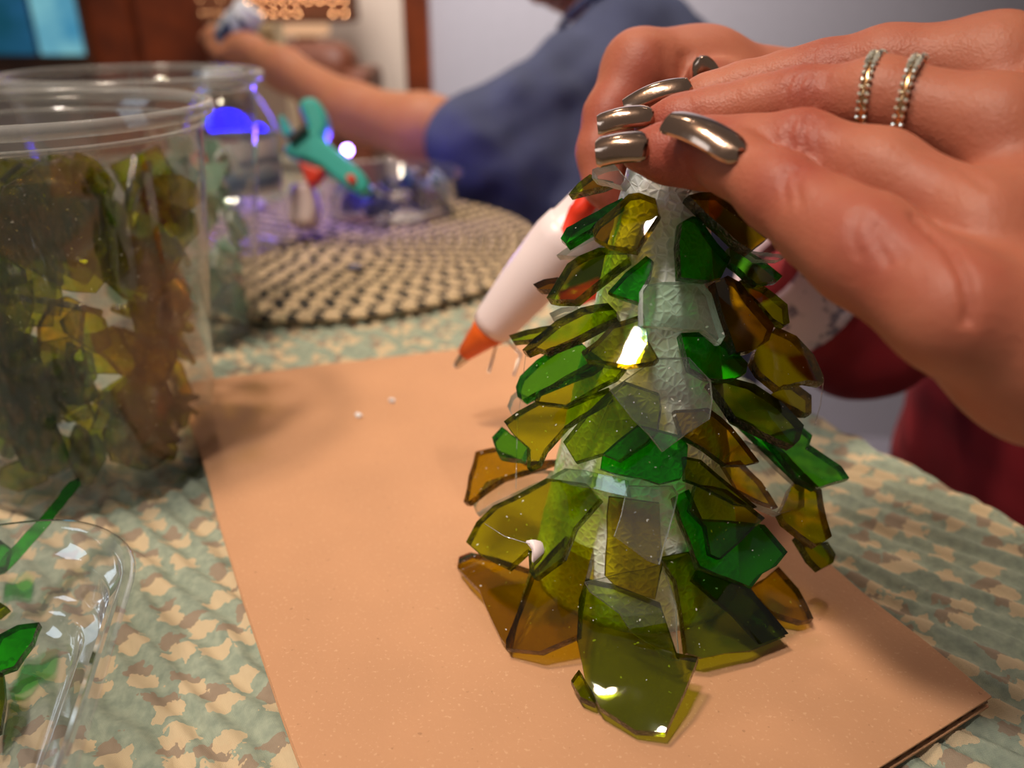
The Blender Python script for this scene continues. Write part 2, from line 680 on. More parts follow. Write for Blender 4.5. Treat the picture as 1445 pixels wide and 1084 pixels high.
def table():
    # u = distance inside the right edge, v along it
    root = empty('table', (-.2, .4, FZ))
    tag(root, 'dining table under the dappled cloth holding all the glass craft work', 'table')
    us = np.concatenate([np.linspace(-.16, -.006, 16), np.linspace(0, .5, 310), np.linspace(.51, 1.0, 40)])
    vs = np.concatenate([np.linspace(-1.0, -.42, 60), np.linspace(-.41, .26, 380), np.linspace(.27, .5, 20)])
    V = []
    for u in us:
        for v in vs:
            drop = 0
            uu = u
            if u < 0:
                uu = -.010 * (1 - math.exp(u / .008)) - .006 * math.sin(v * 60) * min(1, -u / .1)
                drop = u * (1 - math.exp(u / .010))
            p = E0 - en * uu + ed * v
            if u < 0:
                p = E0 - en * uu + ed * v
            rid = math.sin((v * .35 + u) * 2 * math.pi / .0105 + 2.2 * noise.noise(Vector((u * 40, v * 40, 0))))
            puck = noise.noise(Vector((u * 180, v * 90, 3)))
            z = .0013 * rid + .0010 * puck - .0026
            V.append((p.x, p.y, z + drop))
    F_ = []
    n = len(vs)
    for i in range(len(us) - 1):
        for j in range(n - 1):
            a = i * n + j
            F_.append((a, a + n, a + n + 1, a + 1))
    cl = pyobj('tablecloth', V, F_, M['cloth'], None, True)
    tag(cl, 'sage green tablecloth with cream and taupe dabs, puckered, covering the table', 'tablecloth')
    # wooden board under the cloth
    poly = [E0 + ed * .5 - en * .004, E0 + ed * .5 - en * .98, E0 - ed * .98 - en * .98, E0 - ed * .98 - en * .004]
    o = obj('tabletop', prism_bm([(p.x, p.y) for p in poly], -.035, -.0065, .001), M['wood'])
    o.parent = root
    o.matrix_parent_inverse = Matrix.Translation(-root.location)
    for a in (.38, -.88):
        for b in (.1, .88):
            p = E0 + ed * a - en * b
            o = obj('leg', box_bm(p.x - .03, p.x + .03, p.y - .03, p.y + .03, FZ, -.035, .004), M['wood'])
            o.parent = root
            o.matrix_parent_inverse = Matrix.Translation(-root.location)


table()

# ------------------------------------------------------------------ braided mat
def braided_mat():
    c = Vector((-.145, .665, 0))
    rx, ry = .170, .185
    n_r = 19
    root = empty('placemat', c)
    tag(root, 'oval braided placemat in black and cream yarn under the round tray of blue glass', 'placemat')
    bm = bmesh.new()
    sh = bm.verts.layers.float.new('shade')
    dr = 1 / n_r
    jit = [random.uniform(0, 1) for _ in range(n_r)]
    for k in range(n_r):
        s = (k + .5) * dr
        a, b = rx * s, ry * s
        peri = math.pi * (a + b)
        nst = max(8, int(peri / .0085))
        segs = nst * 4
        rr = rx * dr * .54
        rings = []
        for i in range(segs):
            th = 2 * math.pi * i / segs
            ph = (i / 4.0 + .5 * (k % 2))
            bul = .72 + .28 * abs(math.sin(math.pi * ph))
            nrm = Vector((math.cos(th), math.sin(th), 0))
            cen = c + Vector((a * math.cos(th), b * math.sin(th), .0032))
            ring = []
            for m in range(6):
                an = 2 * math.pi * m / 6
                v = bm.verts.new(cen + nrm * (rr * bul * math.cos(an)) + Vector((0, 0, .0032 * bul * math.sin(an))))
                v[sh] = 0.0 if (i / 8.0 + k * .5 + .09 * m + jit[k] * .25) % 1 < .42 else 1.0
                ring.append(v)
            rings.append(ring)
        for i in range(segs):
            r0, r1 = rings[i], rings[(i + 1) % segs]
            for m in range(6):
                bm.faces.new((r0[m], r1[m], r1[(m + 1) % 6], r0[(m + 1) % 6]))
    bmesh.ops.recalc_face_normals(bm, faces=bm.faces[:])
    o = obj('braid', bm, M['braid'], None, True)
    o['kind'] = 'stuff'
    o.parent = root
    o.matrix_parent_inverse = Matrix.Translation(-root.location)


braided_mat()

# ------------------------------------------------------------------ cardboard
def cardboard():
    zt = .0046
    px = [(250, 541), (292, 669), (305, 722), (340, 836), (395, 1000), (430, 1096), (545, 1450), (1233, 1088), (1400, 983),
          (1310, 908), (1220, 838), (1140, 768), (1000, 645), (880, 535), (815, 478), (650, 492), (450, 515)]
    poly = [G(x, y, zt) for x, y in px]
    root = empty('cardboard_sheet', (0.03, .25, 0))
    tag(root, 'brown corrugated cardboard sheet lying under the glass tree', 'cardboard')

    def add(o):
        o.parent = root
        o.matrix_parent_inverse = Matrix.Translation(-root.location)
    add(obj('top_liner', prism_bm([(p.x, p.y) for p in poly], zt - .0007, zt, .0002), M['cardboard']))
    add(obj('bottom_liner', prism_bm([(p.x, p.y) for p in poly], .0002, .0008, 0), M['cardboard']))
    # fluted medium: a wave that runs along each open edge, set back a little
    bm = bmesh.new()
    n = len(poly)
    cen = sum(poly, Vector()) / n
    for i in range(n):
        a, b = poly[i], poly[(i + 1) % n]
        t = (b - a)
        L = t.length
        t.normalize()
        inn = Vector((-t.y, t.x, 0))
        if inn.dot(cen - a) < 0:
            inn = -inn
        k = max(2, int(L / .0009))
        prev = None
        for j in range(k + 1):
            s = L * j / k
            z = .0024 + .0015 * math.sin(s / .0066 * 2 * math.pi)
            p0 = a + t * s + inn * .0008
            p1 = p0 + inn * .012
            cur = (bm.verts.new((p0.x, p0.y, z)), bm.verts.new((p1.x, p1.y, z)))
            if prev:
                bm.faces.new((prev[0], cur[0], cur[1], prev[1]))
            prev = cur
    add(obj('fluted_core', bm, M['kraft_dark'], None, True))


cardboard()

# ------------------------------------------------------------------ glass shards
def shard_mesh(name, poly2, thick, bend=0.0, bend_dir=0.0, step=None, seed=0):
    """poly2: outline in plane coordinates (m). Front face at z=0 (bent), back at -thick. Slot 0 faces, slot 1 edges."""
    rnd = random.Random(seed)
    # roughen the outline
    out = []
    n = len(poly2)
    area2 = sum(poly2[i][0] * poly2[(i + 1) % n][1] - poly2[(i + 1) % n][0] * poly2[i][1] for i in range(n))
    if area2 < 0:
        poly2 = poly2[::-1]
    size = math.sqrt(abs(area2) / 2)
    for i in range(n):
        a = Vector(poly2[i])
        b = Vector(poly2[(i + 1) % n])
        L = (b - a).length
        k = max(1, int(L / (size * .28)))
        nn = Vector((b.y - a.y, a.x - b.x)).normalized()
        for j in range(k):
            t = j / k
            jit = 0 if j == 0 else rnd.uniform(-.02, .02) * size
            out.append(a.lerp(b, t) + nn * jit)
    pts = [Vector(p) for p in out]
    m = len(pts)
    st = size * .34
    xs = [p.x for p in pts]
    ys = [p.y for p in pts]
    inner = []
    gx = min(xs) + st / 2
    while gx < max(xs):
        gy = min(ys) + st / 2
        while gy < max(ys):
            q = Vector((gx + rnd.uniform(-.1, .1) * st, gy + rnd.uniform(-.1, .1) * st))
            ins = False
            dmin = 1e9
            for i in range(m):
                a, b = pts[i], pts[(i + 1) % m]
                if (a.y > q.y) != (b.y > q.y) and q.x < (b.x - a.x) * (q.y - a.y) / (b.y - a.y) + a.x:
                    ins = not ins
                ab = b - a
                tt = max(0, min(1, (q - a).dot(ab) / (ab.length_squared + 1e-15)))
                dmin = min(dmin, (q - a - ab * tt).length)
            if ins and dmin > st * .45:
                inner.append(q)
            gy += st
        gx += st
    r = delaunay_2d_cdt(pts + inner, [], [list(range(m))], 1, 1e-7)
    co, _, faces = r[0], r[1], r[2]
    orig = r[3]
    cx = sum(p.x for p in pts) / m
    cy = sum(p.y for p in pts) / m
    cd, sd = math.cos(bend_dir), math.sin(bend_dir)

    u2 = sum(((p.x - cx) * cd + (p.y - cy) * sd) ** 2 for p in pts) / m

    def zf(p):
        u = (p.x - cx) * cd + (p.y - cy) * sd
        return -bend * (u * u - u2)
    verts = []
    nv = len(co)
    edge_use = {}
    for f in faces:
        for i in range(len(f)):
            e = (f[i], f[(i + 1) % len(f)])
            edge_use[e] = edge_use.get(e, 0) + 1
    border = [e for e in edge_use if (e[1], e[0]) not in edge_use]
    for p in co:
        verts.append((p.x, p.y, zf(p)))
    for p in co:
        verts.append((p.x, p.y, zf(p) - thick))
    F_ = [tuple(f) for f in faces] + [tuple(i + nv for i in f[::-1]) for f in faces]
    nface = len(F_)
    # side faces, with a mid ring pushed out a little so broken edges are not knife-flat
    mid = {}
    bn = {}
    for a, b in border:
        d = (co[b] - co[a])
        nn = Vector((d.y, -d.x)).normalized()
        for i in (a, b):
            bn[i] = bn.get(i, Vector((0, 0))) + nn
    for i, nn in bn.items():
        nn.normalize()
        off = thick * rnd.uniform(.0, .12)
        mid[i] = len(verts)
        verts.append((co[i].x + nn.x * off, co[i].y + nn.y * off, zf(co[i]) - thick * rnd.uniform(.35, .6)))
    for a, b in border:
        F_.append((b, a, mid[a], mid[b]))
        F_.append((mid[b], mid[a], a + nv, b + nv))
    me = bpy.data.meshes.new(name)
    me.from_pydata(verts, [], F_)
    me.polygons.foreach_set('material_index', [0] * nface + [1] * (len(F_) - nface))
    me.polygons.foreach_set('use_smooth', [True] * nface + [False] * (len(F_) - nface))
    me.update()
    me.set_sharp_from_angle(angle=math.radians(35))
    return me


# the foam cone
AX = Vector((.0435, .235, 0))
ZB, ZT, RB, RT = .0046, .1445, .036, .0105


def cone_r(z):
    return RB + (RT - RB) * (z - ZB) / (ZT - ZB)


tree = empty('glass_tree', (AX.x, AX.y, ZB))
tag(tree, 'small tree of overlapping green, olive and clear broken glass glued on a foam cone', 'ornament')
TP = Matrix.Translation(-tree.location)


def foam_cone():
    bm = bmesh.new()
    prof = [(0, ZB)]
    prof += [(RB * s, ZB) for s in (.5, .9)]
    for i in range(71):
        z = ZB + (ZT - ZB) * i / 70
        prof.append((cone_r(z), z))
    prof += [(RT * .7, ZT + .001), (0, ZT + .0015)]
    lathe_bm(prof, 96, bm)
    for v in bm.verts:
        n = noise.noise(v.co * 160) * .0005 + noise.noise(v.co * 420) * .00025
        d = Vector((v.co.x, v.co.y, 0))
        if d.length > 1e-5:
            v.co += d.normalized() * n
    bmesh.ops.translate(bm, verts=bm.verts[:], vec=(AX.x, AX.y, 0))
    o = obj('foam_cone', bm, M['foam'], tree, True)
    o.matrix_parent_inverse = TP


foam_cone()


def cone_hit(px, py, off):
    r = ray(px, py)
    best = None
    t = .12
    while t < .34:
        p = CAM + r * t
        if ZB - .05 <= p.z <= ZT + .02:
            d = math.hypot(p.x - AX.x, p.y - AX.y) - (cone_r(max(p.z, ZB)) + off)
            if d <= 0:
                return p, True
            if best is None or d < best[0]:
                best = (d, p)
        t += .0005
    return best[1], False


# outline in photograph pixels, colour, layer (0 = glued first), splay angle in degrees, thickness mm
SH = [
    # bottom row
    ([(645, 800), (645, 779), (661, 773), (750, 809), (735, 850), (714, 906), (704, 894), (679, 838)], 'amber', 3, 48, 3.0),
    ([(714, 903), (735, 850), (750, 809), (803, 753), (838, 771), (824, 824), (815, 894), (762, 920), (714, 915)], 'amber', 1, 46, 3.0),
    ([(806, 960), (817, 945), (836, 975), (840, 992), (819, 983)], 'olive', 1, 50, 2.5),
    ([(826, 813), (864, 820), (931, 848), (955, 925), (985, 931), (966, 978), (938, 1031), (896, 1027), (847, 996), (826, 960), (815, 904), (817, 848)], 'olive', 3, 50, 3.2),
    ([(934, 785), (976, 778), (987, 799), (1060, 831), (1115, 897), (1060, 918), (990, 929), (969, 922), (955, 820)], 'olive', 2, 48, 3.0),
    ([(978, 817), (987, 801), (1053, 827), (1113, 894), (1075, 908), (1036, 866)], 'dark', 4, 50, 2.4),
    ([(1057, 831), (1099, 799), (1127, 831), (1148, 873), (1131, 876), (1089, 862)], 'amber', 0, 50, 2.6),
    ([(826, 820), (934, 796), (955, 855), (960, 932), (945, 932), (889, 890), (875, 866), (833, 834)], 'clear', 6, 46, 2.4),
    # second row
    ([(655, 709), (669, 635), (697, 632), (738, 652), (784, 644), (741, 664), (709, 676), (661, 710)], 'amber', 1, 55, 2.6),
    ([(667, 711), (685, 679), (738, 664), (779, 664), (768, 676), (694, 711), (673, 725)], 'clear', 0, 55, 2.2),
    ([(652, 762), (670, 735), (697, 714), (732, 700), (773, 676), (824, 680), (841, 700), (809, 744), (794, 788), (756, 818), (750, 809), (748, 776), (717, 804), (679, 785)], 'lime', 4, 46, 3.0),
    ([(853, 812), (859, 700), (883, 703), (930, 709), (933, 797), (924, 846), (871, 830)], 'amber', 3, 40, 3.2),
    ([(868, 756), (883, 700), (886, 685), (949, 685), (958, 697), (931, 797), (915, 791)], 'clear', 5, 40, 2.6),
    ([(952, 701), (971, 691), (990, 733), (1081, 740), (1115, 778), (1096, 799), (1075, 810), (1060, 829), (987, 801)], 'green', 3, 45, 3.0),
    ([(975, 719), (983, 684), (1025, 691), (1081, 731), (1046, 764), (1018, 789), (1004, 782), (997, 743)], 'olive', 5, 42, 2.8),
    ([(1103, 722), (1115, 690), (1135, 668), (1161, 690), (1163, 712), (1174, 757), (1152, 771), (1110, 736)], 'amber', 0, 50, 2.8),
    ([(1125, 757), (1141, 768), (1169, 764), (1180, 782), (1176, 794), (1159, 803), (1145, 789)], 'olive', 0, 50, 3.0),
    # third row
    ([(773, 673), (797, 661), (827, 664), (880, 676), (883, 700), (844, 691), (785, 679)], 'aqua', 1, 35, 2.6),
    ([(966, 644), (989, 649), (1013, 670), (1069, 715), (1041, 712), (1000, 690), (968, 676)], 'olive', 2, 45, 2.4),
    ([(847, 660), (850, 640), (900, 600), (930, 607), (962, 615), (971, 628), (969, 655), (960, 675), (930, 683), (905, 675), (865, 667)], 'green', 2, 42, 3.0),
    ([(694, 617), (708, 602), (744, 629), (736, 648), (704, 644)], 'leaf', 0, 55, 2.6),
    ([(708, 592), (729, 579), (756, 567), (798, 573), (858, 546), (860, 559), (798, 602), (769, 635), (760, 655), (745, 662), (744, 633), (719, 606)], 'lime', 3, 50, 2.6),
    ([(794, 623), (825, 584), (856, 555), (881, 538), (929, 555), (931, 575), (926, 606), (912, 623), (872, 650), (850, 640), (812, 652)], 'lime', 4, 42, 3.4),
    ([(1015, 658), (1051, 621), (1079, 632), (1102, 658), (1135, 689), (1133, 717), (1100, 725), (1079, 715), (1045, 700)], 'clear', 4, 48, 2.8),
    ([(1020, 655), (1045, 650), (1075, 680), (1098, 716), (1075, 708), (1040, 690)], 'amber', 2, 46, 2.4),
    ([(1081, 616), (1133, 602), (1147, 614), (1142, 628), (1166, 644), (1187, 658), (1198, 675), (1152, 688), (1133, 677), (1105, 645)], 'leaf', 1, 55, 2.6),
    ([(1032, 585), (1062, 598), (1110, 640), (1150, 684), (1128, 678), (1090, 640)], 'green', 2, 52, 2.4),
    ([(953, 578), (999, 576), (1032, 602), (1072, 651), (1051, 656), (1025, 656), (994, 632), (964, 614)], 'brown', 4, 44, 3.2),
    ([(862, 549), (905, 520), (928, 505), (972, 505), (1003, 537), (1006, 564), (1002, 590), (935, 637), (893, 590)], 'clear', 6, 38, 2.2),
    ([(716, 573), (721, 559), (729, 552), (756, 565), (723, 588)], 'clear', 0, 55, 2.2),
    # fourth row
    ([(728, 546), (733, 530), (756, 507), (785, 488), (816, 480), (850, 507), (830, 522), (760, 552), (738, 565), (731, 561)], 'leaf', 2, 50, 2.8),
    ([(754, 565), (760, 552), (833, 511), (881, 517), (868, 532), (823, 557), (798, 571), (765, 567)], 'lime', 4, 48, 2.8),
    ([(820, 496), (843, 480), (864, 457), (908, 443), (913, 478), (928, 503), (922, 509), (885, 515), (827, 507)], 'amber', 5, 46, 3.4),
    ([(1004, 538), (1032, 534), (1065, 543), (1107, 569), (1136, 599), (1128, 621), (1119, 630), (1084, 614), (1041, 590), (1027, 569)], 'dark', 4, 50, 3.4),
    ([(1088, 557), (1105, 543), (1126, 543), (1146, 557), (1145, 583), (1135, 583), (1124, 576)], 'amber', 1, 52, 3.2),
    ([(961, 470), (1001, 470), (1027, 484), (1056, 512), (1053, 526), (1032, 536), (1001, 534), (975, 519)], 'green', 3, 44, 3.4),
    ([(718, 473), (744, 465), (777, 459), (752, 478), (723, 481)], 'olive', 0, 58, 2.4),
    ([(737, 494), (785, 451), (819, 434), (839, 430), (858, 428), (870, 440), (869, 447), (794, 484), (769, 494), (756, 490), (742, 496)], 'olive', 2, 55, 3.2),
    ([(775, 442), (792, 434), (814, 432), (806, 440), (779, 449)], 'clear', 0, 55, 2.4),
    ([(1068, 492), (1095, 462), (1124, 474), (1150, 500), (1163, 530), (1162, 540), (1140, 537), (1100, 547), (1075, 525), (1064, 507)], 'amber', 2, 52, 3.2),
    ([(1008, 398), (1027, 389), (1046, 398), (1065, 426), (1093, 459), (1084, 481), (1060, 495), (1041, 495), (1018, 438)], 'brown', 2, 44, 3.2),
    # top rows
    ([(908, 410), (914, 401), (987, 396), (1004, 415), (1025, 474), (1018, 485), (994, 466), (959, 465), (908, 459)], 'aqua', 5, 30, 3.6),
    ([(1046, 394), (1079, 405), (1112, 429), (1115, 455), (1107, 459), (1091, 450), (1051, 405)], 'lime', 1, 50, 2.8),
    ([(1029, 349), (1041, 346), (1074, 365), (1105, 389), (1098, 396), (1069, 401), (1032, 370)], 'leaf', 2, 50, 2.6),
    ([(959, 344), (963, 313), (978, 305), (989, 309), (1001, 328), (1013, 344), (1032, 363), (1018, 391), (999, 396), (962, 391)], 'green', 3, 34, 3.6),
    ([(858, 411), (883, 384), (912, 361), (920, 367), (916, 388), (903, 413), (903, 427), (878, 419)], 'green', 3, 40, 3.4),
    ([(752, 401), (768, 394), (787, 391), (779, 408), (760, 408)], 'brown', 0, 55, 2.6),
    ([(771, 420), (783, 400), (800, 371), (816, 361), (845, 350), (885, 349), (885, 363), (812, 423), (783, 423)], 'lime', 2, 52, 3.2),
    ([(785, 360), (808, 344), (833, 332), (858, 346), (816, 361)], 'clear', 0, 52, 2.4),
    ([(836, 325), (843, 313), (887, 274), (902, 272), (925, 280), (929, 301), (897, 352), (860, 346), (838, 334)], 'amber', 4, 40, 3.8),
    ([(791, 336), (799, 321), (878, 279), (876, 286), (843, 311), (833, 323), (798, 344)], 'green', 1, 55, 3.2),
    ([(973, 274), (989, 271), (1018, 272), (1032, 283), (1093, 326), (1081, 337), (1060, 353), (1041, 342), (1001, 304)], 'brown', 3, 46, 3.8),
    ([(1046, 352), (1075, 356), (1112, 360), (1098, 367), (1066, 366)], 'clear', 0, 52, 1.8),
    ([(802, 274), (816, 258), (833, 246), (845, 253), (864, 255), (849, 263), (825, 269)], 'lime', 1, 55, 2.6),
    ([(835, 238), (850, 233), (866, 231), (876, 245), (883, 251), (875, 261), (835, 251)], 'clear', 2, 45, 3.2),
]


BEND = {3: (7.0, math.pi / 2), 0: (8.0, -.1), 10: (6.0, .7)}


def tree_shards():
    for i, (poly, colr, layer, splay, th) in enumerate(SH):
        cxp = sum(p[0] for p in poly) / len(poly)
        cyp = sum(p[1] for p in poly) / len(poly)
        apex = (940, 235)
        root = min(poly, key=lambda p: math.hypot(p[0] - apex[0], (p[1] - apex[1])))
        rx = root[0] * .75 + cxp * .25
        ry = root[1] * .75 + cyp * .25
        off = .0022 + layer * .0013
        H, hit = cone_hit(rx, ry, off)
        rad = Vector((H.x - AX.x, H.y - AX.y, 0)).normalized()
        a = math.radians(splay)
        n = rad * math.cos(a) + Vector((0, 0, 1)) * math.sin(a)
        v = -ray(cxp, cyp)
        k = 0
        while n.normalized().dot(v) < .62 and k < 40:
            n = n.normalized() + v * .08
            k += 1
        n.normalize()
        H = H + Vector((0, 0, 0))
        for _ in range(60):
            # local frame on the glass
            ux = Vector((0, 0, 1)).cross(n).normalized()
            uy = n.cross(ux)
            pts = []
            low = 1
            for (x, y) in poly:
                r = ray(x, y)
                t = (H - CAM).dot(n) / r.dot(n)
                q = CAM + r * t - H
                low = min(low, (q + H).z)
                pts.append((q.dot(ux), q.dot(uy)))
            if low > ZB + th * .001 + .0015:
                break
            n = (n + Vector((0, 0, .06))).normalized()
            if n.z > .93:
                H = H + (CAM - H) * .01
        rr = random.Random(i)
        bend, bdir = BEND.get(i, (rr.uniform(5, 9) if len(poly) > 6 else 1.5, rr.uniform(-.5, .5)))
        me = shard_mesh('glass_shard', pts, th * .001, bend=bend, bend_dir=bdir, seed=i)
        o = link('glass_shard', me, GM[colr], tree)
        Mx = Matrix((ux, uy, n)).transposed().to_4x4()
        Mx.translation = H
        o.matrix_parent_inverse = TP
        o.matrix_basis = Mx


tree_shards()

# white dab of dried glue on a shard
def glue_dab():
    px = [(741, 763), (753, 761), (765, 764), (769, 779), (763, 790), (752, 801), (750, 788), (751, 776)]
    dep = None
    dg = bpy.context.evaluated_depsgraph_get()
    hit = S.ray_cast(dg, CAM, ray(757, 779))
    d = (hit[1] - CAM).dot(FWD) - .0004
    pts = [P(x, y, d) for x, y in px]
    bm = bmesh.new()
    lo = [bm.verts.new(p) for p in pts]
    bm.faces.new(lo)
    r = bmesh.ops.extrude_face_region(bm, geom=bm.faces[:])
    vs = [g for g in r['geom'] if isinstance(g, bmesh.types.BMVert)]
    bmesh.ops.translate(bm, verts=vs, vec=-FWD * .0009)
    bmesh.ops.recalc_face_normals(bm, faces=bm.faces[:])
    bmesh.ops.bevel(bm, geom=bm.edges[:], offset=.0003, segments=2, affect='EDGES')
    o = obj('glue_dab', bm, M['white_plastic'], tree, True)
    o.matrix_parent_inverse = TP


bpy.context.view_layer.update()
glue_dab()

# ------------------------------------------------------------------ crafter: hands, arms, shirt
woman = empty('person', (.42, .38, FZ))
tag(woman, 'person in a red top with bronze nails, one hand pressing the glass tree', 'person')
WP = Matrix.Translation(-woman.location)


def bbox(chains, pad):
    pts = []
    for c in chains:
        for x, y, d, r in c:
            p = P(x, y, d)
            rr = r * d / F + pad
            pts.append(p + Vector((rr, rr, rr)))
            pts.append(p - Vector((rr, rr, rr)))
    return [min(p[i] for p in pts) for i in range(3)], [max(p[i] for p in pts) for i in range(3)]


L_FING = {
    'little': [(972, 202, .203, 27), (1030, 228, .196, 42), (1100, 272, .186, 53), (1160, 315, .178, 62), (1218, 352, .171, 76), (1345, 440, .157, 84)],
    'ring': [(902, 214, .211, 28), (945, 216, .209, 40), (1000, 217, .206, 47), (1060, 213, .202, 45), (1130, 210, .196, 50), (1240, 245, .185, 58), (1380, 320, .172, 66)],
    'middle': [(918, 178, .223, 24), (960, 172, .221, 34), (1010, 166, .218, 39), (1070, 152, .213, 39), (1130, 143, .208, 44), (1240, 140, .198, 54), (1400, 185, .187, 70)],
    'index': [(955, 152, .236, 24), (1000, 140, .234, 32), (1050, 128, .231, 36), (1110, 115, .227, 38), (1165, 106, .223, 44), (1250, 96, .217, 54), (1400, 100, .207, 72)],
}
L_THUMB = [(1075, 235, .262, 30), (1150, 245, .256, 40), (1230, 260, .248, 48), (1400, 300, .225, 66)]
L_PALM = [
    [(1345, 440, .157, 84), (1480, 500, .163, 110), (1650, 400, .185, 150)],
    [(1380, 320, .172, 70), (1650, 320, .185, 150)],
    [(1400, 185, .187, 76), (1650, 270, .195, 140)],
    [(1400, 100, .207, 76), (1650, 230, .205, 130)],
    [(1400, 300, .222, 66), (1650, 300, .20, 130)],
    [(1650, 320, .19, 140), (1820, 300, .20, 150), (2300, 160, .26, 150)],
]
R_FING = {
    'index': [(905, 100, .300, 54), (862, 165, .296, 38), (846, 215, .294, 32), (850, 262, .293, 26), (868, 292, .294, 19)],
    'middle': [(930, 105, .312, 52), (884, 185, .310, 40), (905, 245, .305, 32), (950, 262, .300, 26)],
    'ring': [(965, 115, .322, 50), (915, 205, .322, 38), (935, 265, .315, 30), (975, 280, .307, 24)],
    'little': [(995, 130, .332, 46), (950, 225, .332, 34), (965, 280, .322, 27), (1000, 292, .314, 21)],
}
R_THUMB = [(1060, 165, .300, 50), (1020, 130, .290, 40), (1000, 118, .284, 30), (985, 112, .281, 22)]
R_PALM = [
    [(905, 100, .300, 56), (990, 118, .312, 66), (1090, 165, .325, 74)],
    [(995, 130, .332, 50), (1090, 165, .332, 70)],
    [(1060, 165, .300, 50), (1100, 180, .325, 66)],
    [(1090, 165, .325, 72), (1150, 270, .37, 58), (1225, 450, .445, 60), (1450, 320, .51, 80), (1690, 60, .55, 90)],
]


def hand(fingers, thumb, palm, res, kf, redpts):
    allc = list(fingers.values()) + [thumb] + palm
    lo, hi = bbox(allc, .012)
    sd = SDF(lo, hi, res)
    f = None
    for c in list(fingers.values()) + [thumb]:
        g = chain(sd, sd.field(), c, .0045)
        f = g if f is None else smin(f, g, kf)
    p = sd.field()
    for c in palm:
        p = chain(sd, p, c, .014)
    f = smin(f, p, .0045)
    return sd, f


def clip_far(V, Q, xmax):
    keep = (V[Q][:, :, 0] < xmax).all(1)
    return V, Q[keep]


class Body:
    def __init__(self):
        self.V, self.Q, self.R, self.n = [], [], [], 0

    def add(self, V, Q, red):
        self.V.append(V)
        self.Q.append(Q + self.n)
        self.R.append(red)
        self.n += len(V)

    def link(self, name, mat, parent, TPm):
        V = np.concatenate(self.V)
        Q = np.concatenate(self.Q)
        used = np.unique(Q)
        mp = np.full(len(V), -1)
        mp[used] = np.arange(len(used))
        V = V[used]
        Q = mp[Q]
        me = bpy.data.meshes.new(name)
        me.vertices.add(len(V))
        me.vertices.foreach_set('co', V.astype(np.float32).ravel())
        me.loops.add(Q.size)
        me.loops.foreach_set('vertex_index', Q.astype(np.int32).ravel())
        me.polygons.add(len(Q))
        me.polygons.foreach_set('loop_start', np.arange(0, Q.size, 4, dtype=np.int32))
        me.update(calc_edges=True)
        me.validate()
        at = me.attributes.new('red', 'FLOAT', 'POINT')
        at.data.foreach_set('value', np.concatenate(self.R)[used].astype(np.float32))
        o = link(name, me, mat, parent, True)
        o.matrix_parent_inverse = TPm
        return o


def redness(V, pts):
    r = np.zeros(len(V))
    for x, y, d, s in pts:
        p = np.array(P(x, y, d))
        r += np.exp(-((V - p) ** 2).sum(1) / (s * s))
    return np.clip(r, 0, 1)


def crease(V, Q, lines, depth, width):
    """Press wrinkle lines (drawn where the photograph shows them) into the surface nearest the eye."""
    bvh = BVHTree.FromPolygons([Vector(v) for v in V], [tuple(q) for q in Q])
    e1 = V[Q[:, 2]] - V[Q[:, 0]]
    e2 = V[Q[:, 3]] - V[Q[:, 1]]
    fn = np.cross(e1, e2)
    vn = np.zeros_like(V)
    for a in range(4):
        np.add.at(vn, Q[:, a], fn)
    vn /= np.linalg.norm(vn, axis=1)[:, None] + 1e-12
    tot = np.zeros(len(V))
    for ln in lines:
        k = ln[0]
        pl = []
        for (a, b) in zip(ln[1:], ln[2:]):
            n = max(2, int(math.hypot(a[0] - b[0], a[1] - b[1]) / 3))
            for i in range(n):
                t = i / n
                h = bvh.ray_cast(CAM, ray(a[0] + (b[0] - a[0]) * t, a[1] + (b[1] - a[1]) * t))
                if h[0]:
                    pl.append(np.array(h[0]))
        if not pl:
            continue
        pl = np.array(pl)
        lo, hi = pl.min(0) - .006, pl.max(0) + .006
        m = ((V > lo) & (V < hi)).all(1)
        ids = np.where(m)[0]
        if len(ids) == 0:
            continue
        d = np.sqrt(((V[ids][:, None, :] - pl[None]) ** 2).sum(2)).min(1)
        tot[ids] = np.maximum(tot[ids], k * np.exp(-(d / width) ** 2))
    return V - vn * (tot * depth)[:, None]


BODY = Body()
LRED = [(972, 210, .200, .012), (905, 215, .209, .014), (925, 180, .22, .012), (1121, 258, .178, .010), (1223, 332, .16, .012), (1130, 190, .19, .009), (1130, 120, .2, .009), (1158, 74, .215, .009), (1370, 420, .15, .008)]
sd, f = hand(L_FING, L_THUMB, L_PALM, .00105, .0012, LRED)
V, Q = sd.mesh(f, 2)
WR = [
    (1.0, (1120, 168), (1112, 190), (1122, 215)), (1.0, (1140, 166), (1132, 190), (1140, 222)), (.8, (1152, 170), (1150, 190), (1156, 218)),
    (.8, (1118, 108), (1108, 125), (1112, 150)), (.9, (1134, 106), (1126, 122), (1130, 152)), (.8, (1150, 106), (1146, 125), (1150, 150)), (.7, (1164, 106), (1162, 122)),
    (.6, (1150, 70), (1146, 88)), (.6, (1164, 68), (1162, 88)), (.6, (1176, 66), (1176, 86)),
    (.7, (1112, 240), (1106, 262), (1112, 290)), (.7, (1128, 240), (1124, 262), (1128, 290)),
    (.8, (1212, 300), (1204, 330), (1212, 362)), (.9, (1236, 318), (1240, 345), (1256, 372)), (.6, (1224, 308), (1222, 340)), (.5, (1255, 335), (1275, 368)),
    (.5, (970, 140), (975, 160)), (.6, (983, 165), (990, 150)),
    (2.4, (1290, 305), (1340, 350), (1362, 392), (1368, 430), (1366, 455)),
    (.7, (1290, 205), (1350, 232), (1393, 265)),
]
V = crease(V, Q, WR, .0006, .0010)
BODY.add(V, Q, redness(V, LRED))
